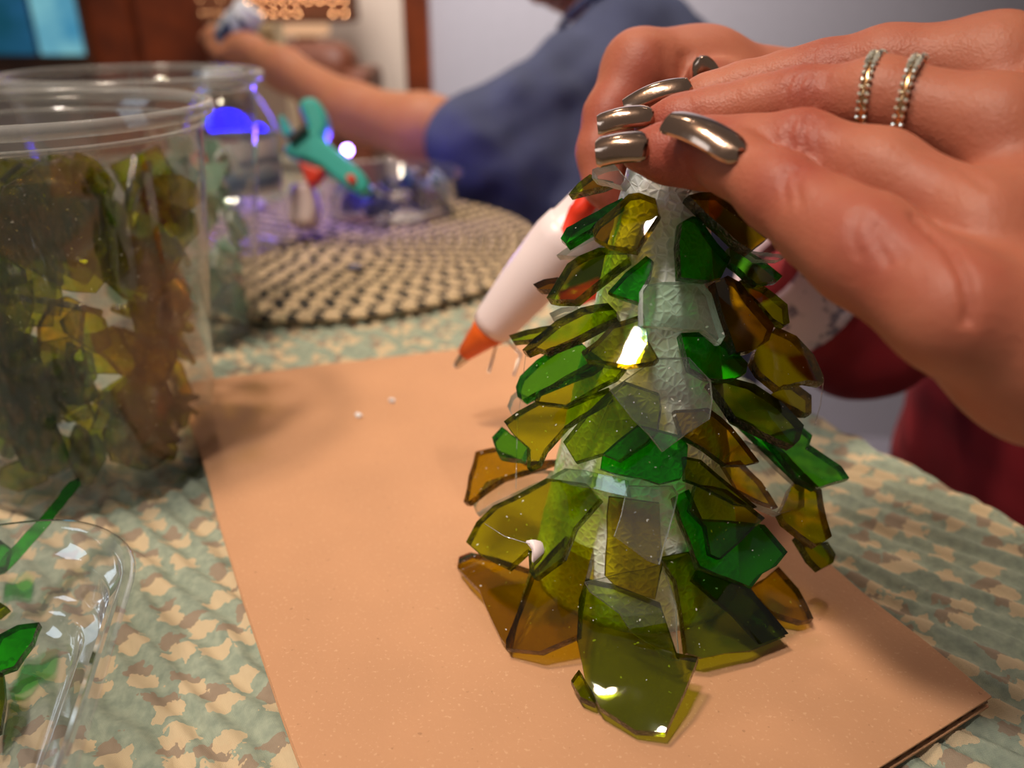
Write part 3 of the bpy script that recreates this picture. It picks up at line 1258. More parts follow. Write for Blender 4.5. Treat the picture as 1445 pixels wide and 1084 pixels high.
RRED = [(905, 95, .285, .012), (850, 165, .285, .012), (868, 285, .29, .01), (985, 112, .28, .01)]
sd, f = hand(R_FING, R_THUMB, R_PALM, .0021, .0015, RRED)
V, Q = sd.mesh(f, 2)
V = crease(V, Q, [(1.6, (968, 80), (966, 105), (966, 128)), (.8, (935, 70), (945, 100))], .0012, .0022)
BODY.add(V, Q, redness(V, RRED))
# torso, neck and head, above the frame
TC = P(1600, 640, .58)


def wv(dx, dy, z):
    return (TC.x + dx, TC.y + dy, z)


sd = SDF(wv(-.3, -.34, -.5), wv(.36, .3, .64), .009)
f = sd.field()
f = sd.cone(f, wv(0, .02, -.45), wv(0, .02, .1), .12, .12, .03)
f = sd.cone(f, wv(0, -.12, .06), wv(0, .12, .06), .055, .055, .04)
f = sd.cone(f, wv(0, 0, .06), wv(-.04, 0, .32), .05, .045, .03)
f = sd.cone(f, wv(-.07, 0, .43), wv(-.11, 0, .36), .085, .055, .04)
f = sd.cone(f, wv(-.165, 0, .40), wv(-.175, 0, .385), .012, .014, .012)
V, Q = sd.mesh(f, 1)
BODY.add(V, Q, np.zeros(len(V)))
body = BODY.link('body', M['skin'], woman, WP)

# red shirt: torso and the sleeve that crosses behind the tree
def shirt(name, pieces, res, mat, parent, TPm, fold, scale, smooth=2):
    pts = []
    for a, b, ra, rb, k in pieces:
        for p, r in ((a, ra), (b, rb)):
            p = Vector(p)
            e = Vector((r, r, r)) * 1.15
            pts += [p + e, p - e]
    lo = [min(p[i] for p in pts) for i in range(3)]
    hi = [max(p[i] for p in pts) for i in range(3)]
    sd = SDF(lo, hi, res)
    f = sd.field()
    for a, b, ra, rb, k in pieces:
        f = sd.cone(f, a, b, ra, rb, k, pad=.06)
    V, Q = sd.mesh(f, smooth)
    e1 = V[Q[:, 2]] - V[Q[:, 0]]
    e2 = V[Q[:, 3]] - V[Q[:, 1]]
    fn = np.cross(e1, e2)
    vn = np.zeros_like(V)
    for a in range(4):
        np.add.at(vn, Q[:, a], fn)
    vn /= np.linalg.norm(vn, axis=1)[:, None] + 1e-12
    dd = np.array([noise.noise(Vector((v[0] * scale, v[1] * scale * .6, v[2] * scale * 1.3))) + .5 * noise.noise(Vector((v[0] * scale * 2.3, v[1] * scale, v[2] * scale * 2.6))) for v in V])
    V = V + vn * (dd * fold)[:, None]
    o = pyobj(name, V, Q, mat, parent, True)
    o.matrix_parent_inverse = TPm
    return o


def pr(px, py, d, r):
    return P(px, py, d), r * d / F


a1, r1 = pr(1140, 420, .42, 84)
a2, r2 = pr(1215, 470, .45, 84)
a3, r3 = pr(1460, 330, .52, 110)
a4, r4 = pr(1700, 60, .57, 130)
shirt('red_shirt', [
    (wv(.02, 0, -.5), wv(.02, 0, .05), .175, .165, .03),
    (wv(0, -.12, .06), wv(0, .12, .06), .085, .085, .05),
    (a1, a2, r1, r2, .01), (a2, a3, r2, r3, .02), (a3, a4, r3, r4, .03),
], .0065, M['red_cloth'], woman, WP, .006, 16)


# white cuff with grey print
def cuff():
    bm = bmesh.new()
    ax = (P(1040, 340, .40) - a1).normalized()
    Mx = axis_matrix(a1 - ax * .004, a1 + ax * .03)
    R = r1 * 1.06
    lathe_bm([(R * .9, -.002), (R, 0), (R * 1.0, .006), (R * .93, .020), (R * .82, .031), (R * .74, .034), (R * .70, .030)], 48, bm, Mx)
    t = NT('white_printed_cuff')
    n = t.noise(130, 2).outputs[0]
    c = t.ramp(n, [(.56, lin(205, 186, 196)), (.62, lin(120, 110, 128))])
    m = t.surf(t.pbr(c, .8))
    o = obj('shirt_cuff', bm, m, woman, True)
    o.matrix_parent_inverse = WP


cuff()


def nail(px_tip, px_base, d_tip, d_base, width, up, name='fingernail', arch=.28, thick=.0009, rtip=.93):
    t_ = P(px_tip[0], px_tip[1], d_tip)
    b_ = P(px_base[0], px_base[1], d_base)
    L = (t_ - b_).length
    ax = (t_ - b_).normalized()
    upv = (up - ax * up.dot(ax)).normalized()
    sd_ = ax.cross(upv)
    nu, nv = 14, 12
    bm = bmesh.new()
    g = []
    for i in range(nu + 1):
        u = i / nu
        wv_ = 1.0
        if u < .25:
            wv_ = math.sqrt(max(0, 1 - ((.25 - u) / .25) ** 2)) * .6 + .4
        if u > rtip:
            q_ = (u - rtip) / (1 - rtip)
            wv_ = 1 - .18 * q_ ** 2 if rtip > .9 else math.sqrt(max(0, 1 - q_ * q_)) * .9 + .1
        row = []
        for j in range(nv + 1):
            s = j / nv * 2 - 1
            z = arch * width * (1 - s * s) + .10 * L * math.sin(math.pi * min(1, u * .9 + .05)) - .04 * L * u
            row.append(bm.verts.new(b_ + ax * (L * (u - .05 * (1 - u) * s * s)) + sd_ * (s * width / 2 * wv_) + upv * z))
        g.append(row)
    for i in range(nu):
        for j in range(nv):
            bm.faces.new((g[i][j], g[i + 1][j], g[i + 1][j + 1], g[i][j + 1]))
    bmesh.ops.recalc_face_normals(bm, faces=bm.faces[:])
    bm.normal_update()
    avg = sum((f.normal for f in bm.faces), Vector())
    r = bmesh.ops.extrude_face_region(bm, geom=bm.faces[:])
    vs = [q for q in r['geom'] if isinstance(q, bmesh.types.BMVert)]
    bmesh.ops.translate(bm, verts=vs, vec=-upv * thick)
    bmesh.ops.recalc_face_normals(bm, faces=bm.faces[:])
    o = obj(name, bm, M['nail'], woman, True)
    o.data.set_sharp_from_angle(angle=math.radians(50))
    o.matrix_parent_inverse = WP
    return o


TOC = -FWD
UPW = Vector((0, 0, 1))
nail((944, 167), (1043, 219), .1970, .1860, .0083, (TOC * 1.0 + UPW * .40), arch=.2)
nail((841, 214), (914, 206), .2075, .2045, .0084, (TOC * 1.0 + UPW * .35))
nail((843, 174), (920, 164), .220, .2175, .0076, (TOC * .8 + UPW * .7))
nail((880, 150), (972, 122), .233, .2290, .0080, (TOC * .45 + UPW * 1.0))
nail((987, 80), (1004, 128), .266, .272, .0092, (TOC * 1 - RGT * .15 + UPW * .1), arch=.15, rtip=.35)


# rings on the middle finger
def ring(c_px, c_d, axis_to, R, lab_name):
    c = P(c_px[0], c_px[1], c_d)
    ax = (axis_to - c).normalized()
    root = empty(lab_name)
    root.parent = woman
    root.matrix_parent_inverse = WP
    Mx = axis_matrix(c, c + ax)
    bm = bmesh.new()
    w = .0011
    lathe_bm([(R, -w), (R + .0011, -w * .8), (R + .0013, 0), (R + .0011, w * .8), (R, w)], 64, bm, Mx, True)
    bmesh.ops.recalc_face_normals(bm, faces=bm.faces[:])
    obj('band', bm, M['gold'], root, True)
    # find angle facing the camera
    inv = Mx.inverted()
    v = inv.to_3x3() @ (CAM - c + Vector((0, 0, .16)))
    a0 = math.atan2(v.y, v.x)
    me = None
    for s in range(-8, 9):
        an = a0 + s * .155
        big = abs(s - lab_shift) <= 1
        for side in (-1, 1):
            if big or True:
                bm = bmesh.new()
                bmesh.ops.create_icosphere(bm, subdivisions=1, radius=.00066 if not big else .00082)
                for q in bm.verts:
                    if big:
                        q.co.y *= 1.5
                T = Mx @ Matrix.Rotation(an, 4, 'Z') @ Matrix.Translation((R + .0016, 0, side * .00085))
                bmesh.ops.transform(bm, matrix=T, verts=bm.verts[:])
                obj('gem', bm, M['gem'] if (s + side) % 3 else M['silver'], root)


lab_shift = 3
ring((1232, 142), .1985, P(1130, 143, .208), 54 * .198 / F + .0002, 'finger_ring')
ring((1284, 152), .1945, P(1130, 143, .208), 58 * .195 / F + .0002, 'finger_ring')

# ------------------------------------------------------------------ glue gun in her right hand
def white_glue_gun():
    tip = P(643, 517, .365)
    n0 = P(655, 500, .362)
    n1 = P(694, 462, .352)
    e = P(812, 318, .325)
    root = empty('glue_gun', tip)
    tag(root, 'white hot glue gun with an orange nozzle held behind the glass tree', 'glue gun')
    TPg = Matrix.Translation(-root.location)

    def add(o):
        o.parent = root
        o.matrix_parent_inverse = TPg
    ax = (e - n1).normalized()
    L = (e - n1).length
    bm = lathe_bm([(0, 0), (.0012, 0), (.0018, .002), (.0026, .007), (.0026, .009)], 24, None, axis_matrix(tip, n1))
    add(obj('metal_tip', bm, M['steel'], None, True))
    ln = (n1 - n0).length
    bm = lathe_bm([(.0025, 0), (.0036, .0005), (.0066, ln * .7), (.0086, ln), (.0070, ln + .002)], 32, None, axis_matrix(n0, n1))
    add(obj('nozzle', bm, M['orange_rubber'], None, True))
    bm = lathe_bm([(.007, -.0005), (.0092, .0), (.0098, .004), (.0118, L * .45), (.0128, L * .85), (.0118, L * .97), (.008, L), (0, L)], 40, None, axis_matrix(n1, e))
    add(obj('barrel', bm, M['white_plastic'], None, True))
    # handle runs down inside the fist, trigger in front of it
    h0 = P(835, 300, .322)
    h1 = P(910, 200, .318)
    h2 = P(985, 330, .330)
    h3 = P(1000, 420, .335)
    bm = tube_bm([e - ax * .01, h0, P(880, 255, .32), P(920, 262, .322), P(955, 330, .328), P(965, 400, .333)], [.012, .0115, .012, .0125, .012, .010], 20)
    add(obj('handle', bm, M['white_plastic'], None, True))
    bm = tube_bm([P(800, 330, .318), P(818, 300, .312), P(828, 285, .310), P(836, 270, .31)], [.003, .0045, .0045, .003], 14)
    add(obj('trigger', bm, M['red_plastic'], None, True))
    bm = tube_bm([P(790, 420, .335), P(820, 416, .333), P(850, 405, .331)], [.003, .0042, .004], 14)
    add(obj('wire_stand', bm, M['red_plastic'], None, True))
    bm = tube_bm([P(690, 525, .36), P(705, 470, .352), P(735, 500, .350), P(725, 530, .352)], .0006, 8)
    add(obj('support_wire', bm, M['steel'], None, True))


white_glue_gun()

# ------------------------------------------------------------------ man in blue on the far side of the table
man = empty('person', (.15, 1.0, FZ))
tag(man, 'person in a slate blue t-shirt reaching a bare arm across the far table end', 'person')
MP = Matrix.Translation(-man.location)
mb = Body()
arm = [(300, 52, 1.02, 15), (345, 70, 1.0, 22), (400, 98, .98, 27), (500, 158, .94, 36), (600, 186, .90, 48), (680, 205, .89, 46), (790, 160, .94, 46)]
fing = [
    [(345, 66, 1.0, 17), (312, 48, 1.02, 9), (296, 44, 1.03, 7)],
    [(345, 70, 1.0, 17), (305, 56, 1.01, 9), (285, 54, 1.02, 7)],
    [(348, 75, 1.0, 16), (310, 66, 1.0, 9), (292, 66, 1.0, 7)],
    [(350, 80, 1.0, 14), (318, 76, .99, 8), (302, 76, .99, 6)],
    [(360, 66, 1.0, 14), (342, 44, 1.01, 9), (330, 34, 1.02, 8)],
]
head = [
    [(805, -95, .99, 88), (815, -70, 1.0, 84)],
    [(800, -70, .98, 62), (764, -18, .96, 24)],
    [(838, -40, 1.0, 52), (880, 60, 1.0, 60)],
    [(722, -75, .965, 9), (706, -62, .96, 12)],
    [(735, -40, .965, 14), (745, -38, .965, 14)],
    [(850, -80, .93, 14), (856, -95, .93, 16)],
]
lo, hi = bbox([arm] + fing + head, .02)
sd = SDF(lo, hi, .0055)
f = chain(sd, sd.field(), arm, .02)
for c in fing:
    f = smin(f, chain(sd, sd.field(), c, .006), .006)
for c in head:
    f = chain(sd, f, c, .016)
V, Q = sd.mesh(f, 2)
mb.add(V, Q, np.zeros(len(V)))
mb.link('body', M['man_skin'], man, MP)


def pp(a, b, k=.02):
    (x, y, d, r), (x2, y2, d2, r2) = a, b
    return (P(x, y, d), P(x2, y2, d2), r * d / F, r2 * d2 / F, k)


shirt('blue_shirt', [
    pp((664, 205, .885, 68), (880, 105, .97, 92), .03),
    pp((885, 85, .99, 82), (930, 110, 1.04, 92), .04),
    pp((870, 320, 1.02, 165), (905, 130, 1.02, 110), .05),
    pp((870, 520, 1.05, 190), (870, 320, 1.02, 168), .05),
    pp((720, 250, .92, 70), (860, 260, 1.0, 120), .04),
], .0075, M['blue_cloth'], man, MP, .011, 14)
bm = bmesh.new()
lathe_bm([(.074, 0), (.078, .004), (.075, .010), (.070, .013), (.068, .008)], 40, bm, axis_matrix(P(868, 20, 1.0), P(842, -40, 1.0)))
o = obj('collar', bm, M['blue_cloth'], man, True)
o.matrix_parent_inverse = MP
# short hair cap
bm = bmesh.new()
bmesh.ops.create_uvsphere(bm, u_segments=28, v_segments=16, radius=1)
for v in bm.verts:
    v.co = P(818, -112, 1.0) + Vector((v.co.x * .082, v.co.y * .08, v.co.z * .072))
o = obj('hair', bm, M['darkwood'], man, True)
o.matrix_parent_inverse = MP

# thing in his hand, pale box behind the hand
def held_box():
    c = P(335, 42, 1.0)
    root = empty('paint_jar', c)
    tag(root, 'small blue and white jar held in the outstretched hand', 'jar')
    TPj = Matrix.Translation(-c)
    bm = lathe_bm([(0, -.022), (.019, -.022), (.021, -.018), (.021, .012), (.017, .016), (.017, .018), (0, .018)], 32)
    Mx = Matrix.Translation(c) @ Matrix.Rotation(.7, 4, 'Y')
    bmesh.ops.transform(bm, matrix=Mx, verts=bm.verts[:])
    t = NT('blue_white_jar')
    n = t.noise(55, 1).outputs[0]
    m = t.surf(t.pbr(t.ramp(n, [(.48, lin(38, 52, 92)), (.56, lin(200, 206, 214))]), .4))
    o = obj('jar_body', bm, m, root, True)
    o.matrix_parent_inverse = TPj
    bm = lathe_bm([(0, .018), (.0185, .018), (.0185, .030), (.016, .032), (0, .032)], 32)
    bmesh.ops.transform(bm, matrix=Mx, verts=bm.verts[:])
    o = obj('lid', bm, M['cap_white'], root, True)
    o.matrix_parent_inverse = TPj


held_box()


def pale_carton():
    d = 1.06
    root = empty('carton', P(380, 110, d))
    tag(root, 'pale cream carton standing out of focus behind the outstretched forearm', 'box')
    TPc = Matrix.Translation(-root.location)
    m = simple('cream_card', lin(222, 196, 150), .7, var=.05)
    x0, x1 = P(352, 80, d).x, P(404, 80, d).x
    z1 = P(380, 38, d).z
    y = P(380, 80, d).y
    bm = box_bm(x0, x1, y, y + .05, .001, z1, .003)
    for v in bm.verts:
        if v.co.z > .05:
            v.co.x -= .012
    o = obj('box_body', bm, m, root)
    o.matrix_parent_inverse = TPc
    o = obj('flap', box_bm(x0 - .012, x1 - .012, y + .002, y + .048, z1, z1 + .004, .001), m, root)
    o.matrix_parent_inverse = TPc


pale_carton()

# ------------------------------------------------------------------ far room furniture
def armchair():
    d = 2.3
    root = empty('armchair', (P(490, 60, d).x, 2.3, FZ))
    tag(root, 'brown leather armchair out of focus beyond the forearm', 'armchair')
    TPa = Matrix.Translation(-root.location)

    def add(n, bm):
        o = obj(n, bm, M['leather'], root, True)
        o.matrix_parent_inverse = TPa
    xa, xb, xc = P(425, 60, d).x, P(528, 60, d).x, P(552, 60, d).x
    zt = P(490, 52, d).z
    add('backrest', box_bm(xa, xb, 2.12, 2.3, FZ + .3, zt, .07, 5))
    add('seat', box_bm(xa, xb, 1.95, 2.3, FZ + .15, FZ + .45, .05, 4))
    z2 = P(540, 84, d).z
    add('armrest', box_bm(xb - .02, xc, 2.05, 2.3, FZ + .1, z2, .025, 4))
    add('armrest', box_bm(xa - .07, xa + .01, 2.05, 2.3, FZ + .1, z2, .025, 4))
    for x in (xa, xb - .05):
        for y in (2.06, 2.25):
            o = obj('leg', box_bm(x, x + .05, y, y + .04, FZ, FZ + .15, .004), M['darkwood'], root)
            o.matrix_parent_inverse = TPa


armchair()


def wicker_lamp(d, pa, pb, pz, cols, power, label, tray):
    pm = (pa + pb) / 2
    root = empty('wicker_lamp', (P(pm, 20, d).x, P(pm, 20, d).y, FZ))
    tag(root, label, 'lamp')
    TPl = Matrix.Translation(-root.location)

    def add(n, bm, m, sm=False):
        o = obj(n, bm, m, root, sm)
        o.matrix_parent_inverse = TPl
        return o
    xa, xb = P(pa, 20, d).x, P(pb, 20, d).x
    y = P(pm, 20, d).y
    zb = P(pm, pz, d).z
    m_b = simple('wicker_weave', lin(112, 62, 30), .7, var=.2, nscale=80)
    add('shade', box_bm(xa, xb, y + .02, y + .2, zb - .005, zb + .32, .01), m_b)
    bulb = emit('warm_gap_glow', (1, .50, .22, 1), power)
    me = None
    rnd = random.Random(3)
    for r in range(5):
        for c in range(cols):
            if rnd.random() < .12:
                continue
            bm = bmesh.new()
            bmesh.ops.create_icosphere(bm, subdivisions=1, radius=.0027)
            bmesh.ops.translate(bm, verts=bm.verts[:], vec=(xa + .014 + c * (xb - xa - .028) / (cols - 1), y + .014, zb + .022 + r * .036))
            add('glowing_gap', bm, bulb, True)
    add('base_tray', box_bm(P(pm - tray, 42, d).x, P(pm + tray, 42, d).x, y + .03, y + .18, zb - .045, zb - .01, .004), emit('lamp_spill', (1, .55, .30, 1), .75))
    add('stem', box_bm((xa + xb) / 2 - .03, (xa + xb) / 2 + .03, y + .08, y + .14, FZ + .02, zb - .045, .004), M['darkwood'])
    add('foot', box_bm((xa + xb) / 2 - min(.12, (xb - xa) * .48), (xa + xb) / 2 + min(.12, (xb - xa) * .48), y + .02, y + .2, FZ, FZ + .02, .004), M['darkwood'])


wicker_lamp(2.55, 345, 492, 30, 9, 24, 'larger lit wicker lamp glowing in rows of warm dots in the far room', 28)
wicker_lamp(2.40, 276, 318, 30, 4, 4, 'smaller dim wicker lamp beside the cabinet, left of the larger glowing one', 10)

# ------------------------------------------------------------------ plastic cups with shards
def cup(c, label, name='deli_cup'):
    root = empty(name, c)
    tag(root, label, 'cup')
    H, R, r = .150, .0655, .0475
    t = .0007
    prof = [(0, .0012), (r - .004, .0012), (r - .001, .0003), (r, .0015), (r + .001, .006)]
    for i in range(1, 9):
        s = i / 8
        prof.append((r + .001 + (R - .003 - r) * s, .006 + (H - .015) * s))
    prof += [(R - .0012, H - .0082), (R - .0006, H - .0072), (R + .0004, H - .004)]
    inner = [(max(0, a - t), b + t) for a, b in prof[::-1]]
    bm = lathe_bm(prof + inner, 96)
    o = obj('cup_wall', bm, M['cup_plastic'], root, True)
    o.data.set_sharp_from_angle(angle=math.radians(40))
    bm = lathe_bm([(R - .001, H - .004), (R + .0025, H - .0045), (R + .0035, H - .002), (R + .0028, H), (R + .001, H + .0006), (R - .001, H)], 96, None, None, True)
    bmesh.ops.recalc_face_normals(bm, faces=bm.faces[:])
    obj('rolled_rim', bm, M['rim_plastic'], root, True)
    rs = r + .001 + (R - .003 - r) * .97
    bm = lathe_bm([(rs, H - .0096), (rs + .0012, H - .0090), (rs + .0012, H - .0082), (rs, H - .0076)], 96, None, None, True)
    obj('stacking_ring', bm, M['rim_plastic'], root, True)
    return root


def random_poly(rnd, size):
    n = rnd.randint(4, 7)
    an = sorted(rnd.uniform(0, 2 * math.pi) for _ in range(n))
    an = [2 * math.pi * i / n + rnd.uniform(-.35, .35) for i in range(n)]
    ex = rnd.uniform(1.0, 1.5)
    return [(size * ex * rnd.uniform(.6, 1) * math.cos(a), size / ex * 1.2 * rnd.uniform(.6, 1) * math.sin(a)) for a in an]


SHARD_LIB = {}


def shard_lib(colr, n, smin_, smax_, th=.0024):
    lst = []
    rnd = random.Random(hash(colr) % 1 + len(colr) * 17 + n)
    for i in range(n):
        me = shard_mesh('glass_shard', random_poly(rnd, rnd.uniform(smin_, smax_)), th, rnd.uniform(0, 9), rnd.uniform(0, 3), seed=i)
        for m in GM[colr]:
            me.materials.append(m)
        lst.append(me)
    return lst


def pile(center, n, rfun, zlo, zhi, libs, label, group, seed, top_fun=None, rmin=.25, keep=None, pick=None, wall_gap=.0078):
    rnd = random.Random(seed)
    made = 0
    tries = 0
    while made < n and tries < n * 400:
        tries += 1
        z = rnd.uniform(zlo, zhi)
        an = rnd.uniform(0, 2 * math.pi)
        R = rfun(z)
        rr = R * math.sqrt(rnd.uniform(rmin, 1.0))
        x, y = rr * math.cos(an), rr * math.sin(an)
        if top_fun and z > top_fun(x, y):
            continue
        p = Vector(center) + Vector((x, y, z))
        if keep and not keep(p):
            continue
        lib = pick(p, rnd) if pick else rnd.choice(libs)
        me = rnd.choice(lib)
        # near the wall shards stand along it, elsewhere they lie at any tilt
        wall = Vector((math.cos(an), math.sin(an), .2))
        q = wall.lerp(Vector((rnd.uniform(-1, 1), rnd.uniform(-1, 1), rnd.uniform(-.3, 1))), .75 - .45 * (rr / R) ** 3).normalized()
        e = q.to_track_quat('Z', 'Y')
        e = e @ Quaternion((0, 0, 1), rnd.uniform(0, 6.28))
        inside = True
        for vtx in me.vertices:
            w = e @ vtx.co + Vector((x, y, z))
            if w.z < .003 or math.hypot(w.x, w.y) > rfun(w.z) + wall_gap or w.z > zhi + .02:
                inside = False
                break
        if not inside:
            continue
        o = bpy.data.objects.new('glass_shard', me)
        o.location = p
        o.rotation_mode = 'QUATERNION'
        o.rotation_quaternion = e
        COL.objects.link(o)
        tag(o, label, 'glass shard', group)
        made += 1


LIB_O = shard_lib('heap_olive', 8, .012, .020)
LIB_D = shard_lib('heap_dark', 4, .009, .015)
LIB_A = shard_lib('heap_amber', 4, .008, .014)
LIB_L = shard_lib('lime', 4, .008, .013)
LIB_Q = shard_lib('seafoam', 8, .009, .015)
LIB_G = shard_lib('green', 5, .009, .014)
LIB_B = shard_lib('blue', 6, .008, .014)
LIB_C = shard_lib('clear', 4, .008, .013)

C1 = (-.183, .318, 0)
C2 = (-.208, .479, 0)
cup(C1, 'large clear plastic tub nearest the camera, full of olive and brown broken glass')
cup(C2, 'clear plastic tub behind the nearer one, holding pale green broken glass')


def incup(z):
    return .0475 + .0155 * z / .13 - .009




def tub_colour(p, rnd):
    q = rnd.random()
    if p.x > -.16 and p.z > .03:
        return LIB_A if q < .30 else LIB_O
    if p.z < .06:
        return LIB_D if q < .55 else LIB_O
    return LIB_L if q < .3 else LIB_O if q < .8 else LIB_A


def tub_top(x, y):
    return .124 - .45 * max(0, x - .022) + .005 * math.sin(x * 170 + y * 60)


pile(C1, 112, incup, .008, .128, None, 'olive or brown glass shard heaped in the large nearest plastic tub',
     'olive glass shards in the nearest tub', 11, top_fun=tub_top, rmin=.5, keep=lambda p: p.x > -.212 and (p.y < .335), pick=tub_colour)
pile(C1, 44, incup, .095, .128, None, 'olive or brown glass shard heaped in the large nearest plastic tub',
     'olive glass shards in the nearest tub', 13, top_fun=tub_top, rmin=.0, keep=lambda p: p.x > -.215, pick=tub_colour)
pile(C2, 90, incup, .008, .112, [LIB_Q, LIB_Q, LIB_Q, LIB_C], 'pale green glass shard heaped in the second plastic tub',
     'pale green glass shards in the second tub', 12, top_fun=lambda x, y: .110 - .2 * x, rmin=.4, keep=lambda p: p.x > -.225)

# ------------------------------------------------------------------ water bottle, blue lamp
def bottle():
    c = G(345, 372)
    c = Vector((P(345, 250, .655).x, c.y + .03, .006))
    root = empty('water_bottle', c)
    tag(root, 'small clear water bottle with a white and blue label behind the second tub', 'bottle')
    r = .033
    prof = [(0, .003), (.02, .001), (r - .006, 0), (r - .001, .006)]
    z = .010
    while z < .040:
        prof += [(r, z), (r, z + .005), (r - .0016, z + .0075)]
        z += .009
    prof += [(r, .048), (r, .094), (r - .001, .098), (r - .006, .108), (.022, .117), (.014, .123), (.0125, .125), (.0125, .128)]
    bm = lathe_bm(prof, 48)
    obj('bottle_wall', bm, M['pet'], root, True)
    t = NT('bottle_label')
    sep = t.n('SeparateXYZ', {0: t.coord()}).outputs
    zz = sep[2]
    n = t.noise(40, 2).outputs[0]
    za = t.math('ADD', t.math('MULTIPLY', t.math('SUBTRACT', zz, .046), 24.0), t.math('MULTIPLY', t.math('SUBTRACT', n, .5), .35))
    c1 = t.ramp(za, [(.0, lin(222, 222, 230)), (.2, lin(70, 100, 150)), (.36, lin(150, 176, 206)), (.5, lin(205, 214, 226)), (.56, lin(60, 84, 134)), (.66, lin(200, 205, 216)), (.8, lin(232, 230, 234))], 'LINEAR')
    xm = t.math('LESS_THAN', sep[0], -.006)
    c2 = t.mix(t.math('MULTIPLY', xm, t.math('LESS_THAN', t.math('ABSOLUTE', t.math('SUBTRACT', zz, .070)), .009)), c1, lin(226, 92, 92))
    m = t.surf(t.pbr(c2, .45))
    bm = lathe_bm([(r + .0004, .046), (r + .0006, .047), (r + .0006, .085), (r + .0004, .086)], 48)
    obj('label', bm, m, root, True)
    bm = lathe_bm([(.0145, .122), (.0148, .124), (.0148, .133), (.0135, .135), (0, .135)], 32)
    obj('cap', bm, M['cap_white'], root, True)


bottle()


def blue_lamp():
    c = P(322, 176, .75)
    root = empty('blue_light', (c.x, c.y, .006))
    tag(root, 'blue LED lamp glowing behind the second tub and the water bottle', 'lamp')
    blue = emit('blue_led_glow', (.004, .002, 1, 1), 10)
    h = c.z - .006
    obj('base', lathe_bm([(0, 0), (.022, 0), (.024, .004), (.020, .008), (.006, .012), (.005, h - .014), (.014, h - .012), (0, h - .012)], 32), M['white_plastic'], root, True)
    bm = bmesh.new()
    bmesh.ops.create_uvsphere(bm, u_segments=24, v_segments=14, radius=.015)
    for v in bm.verts:
        v.co = Vector((v.co.x * 1.2, v.co.y, v.co.z * .85 + h))
    obj('bulb', bm, blue, root, True)
    bm = bmesh.new()
    bmesh.ops.create_uvsphere(bm, u_segments=20, v_segments=12, radius=.009)
    for v in bm.verts:
        v.co = Vector((v.co.x + .026, v.co.y, v.co.z + h - .008))
    obj('bulb', bm, blue, root, True)


blue_lamp()

# ------------------------------------------------------------------ round tray of blue glass
TRC = Vector((P(547, 310, .75).x, G(547, 305).y - .005, .0065))


def round_tray():
    c = TRC
    root = empty('round_tray', c)
    tag(root, 'round clear plastic tray of dark blue and pale glass on the braided placemat', 'tray')
    R, H = .066, .036
    prof = [(0, .001), (R * .88, .001), (R * .93, .003), (R, H - .002), (R + .004, H), (R + .004, H - .0012), (R - .001, H - .002), (R * .92, .0045), (R * .87, .002), (0, .002)]
    bm = lathe_bm(prof, 64)
    o = obj('tray_wall', bm, M['clear_plastic'], root, True)
    rr = random.Random(4)
    pile(c, 34, lambda z: .056, .006, .017, [LIB_B], 'dark blue glass shard heaped in the round tray on the placemat', 'blue glass shards in the round tray', 21)
    pile(c, 12, lambda z: .050, .019, .030, [LIB_C, LIB_Q], 'pale glass shard lying over the blue ones in the round tray', 'pale glass shards in the round tray', 22)


round_tray()
# stray blue chip on the mat
o = bpy.data.objects.new('glass_chip', shard_lib('blue', 1, .0065, .0075)[0])
COL.objects.link(o)
o.location = G(500, 376, .009)
tag(o, 'stray blue glass chip lying alone on the placemat in front of the tray', 'glass chip')

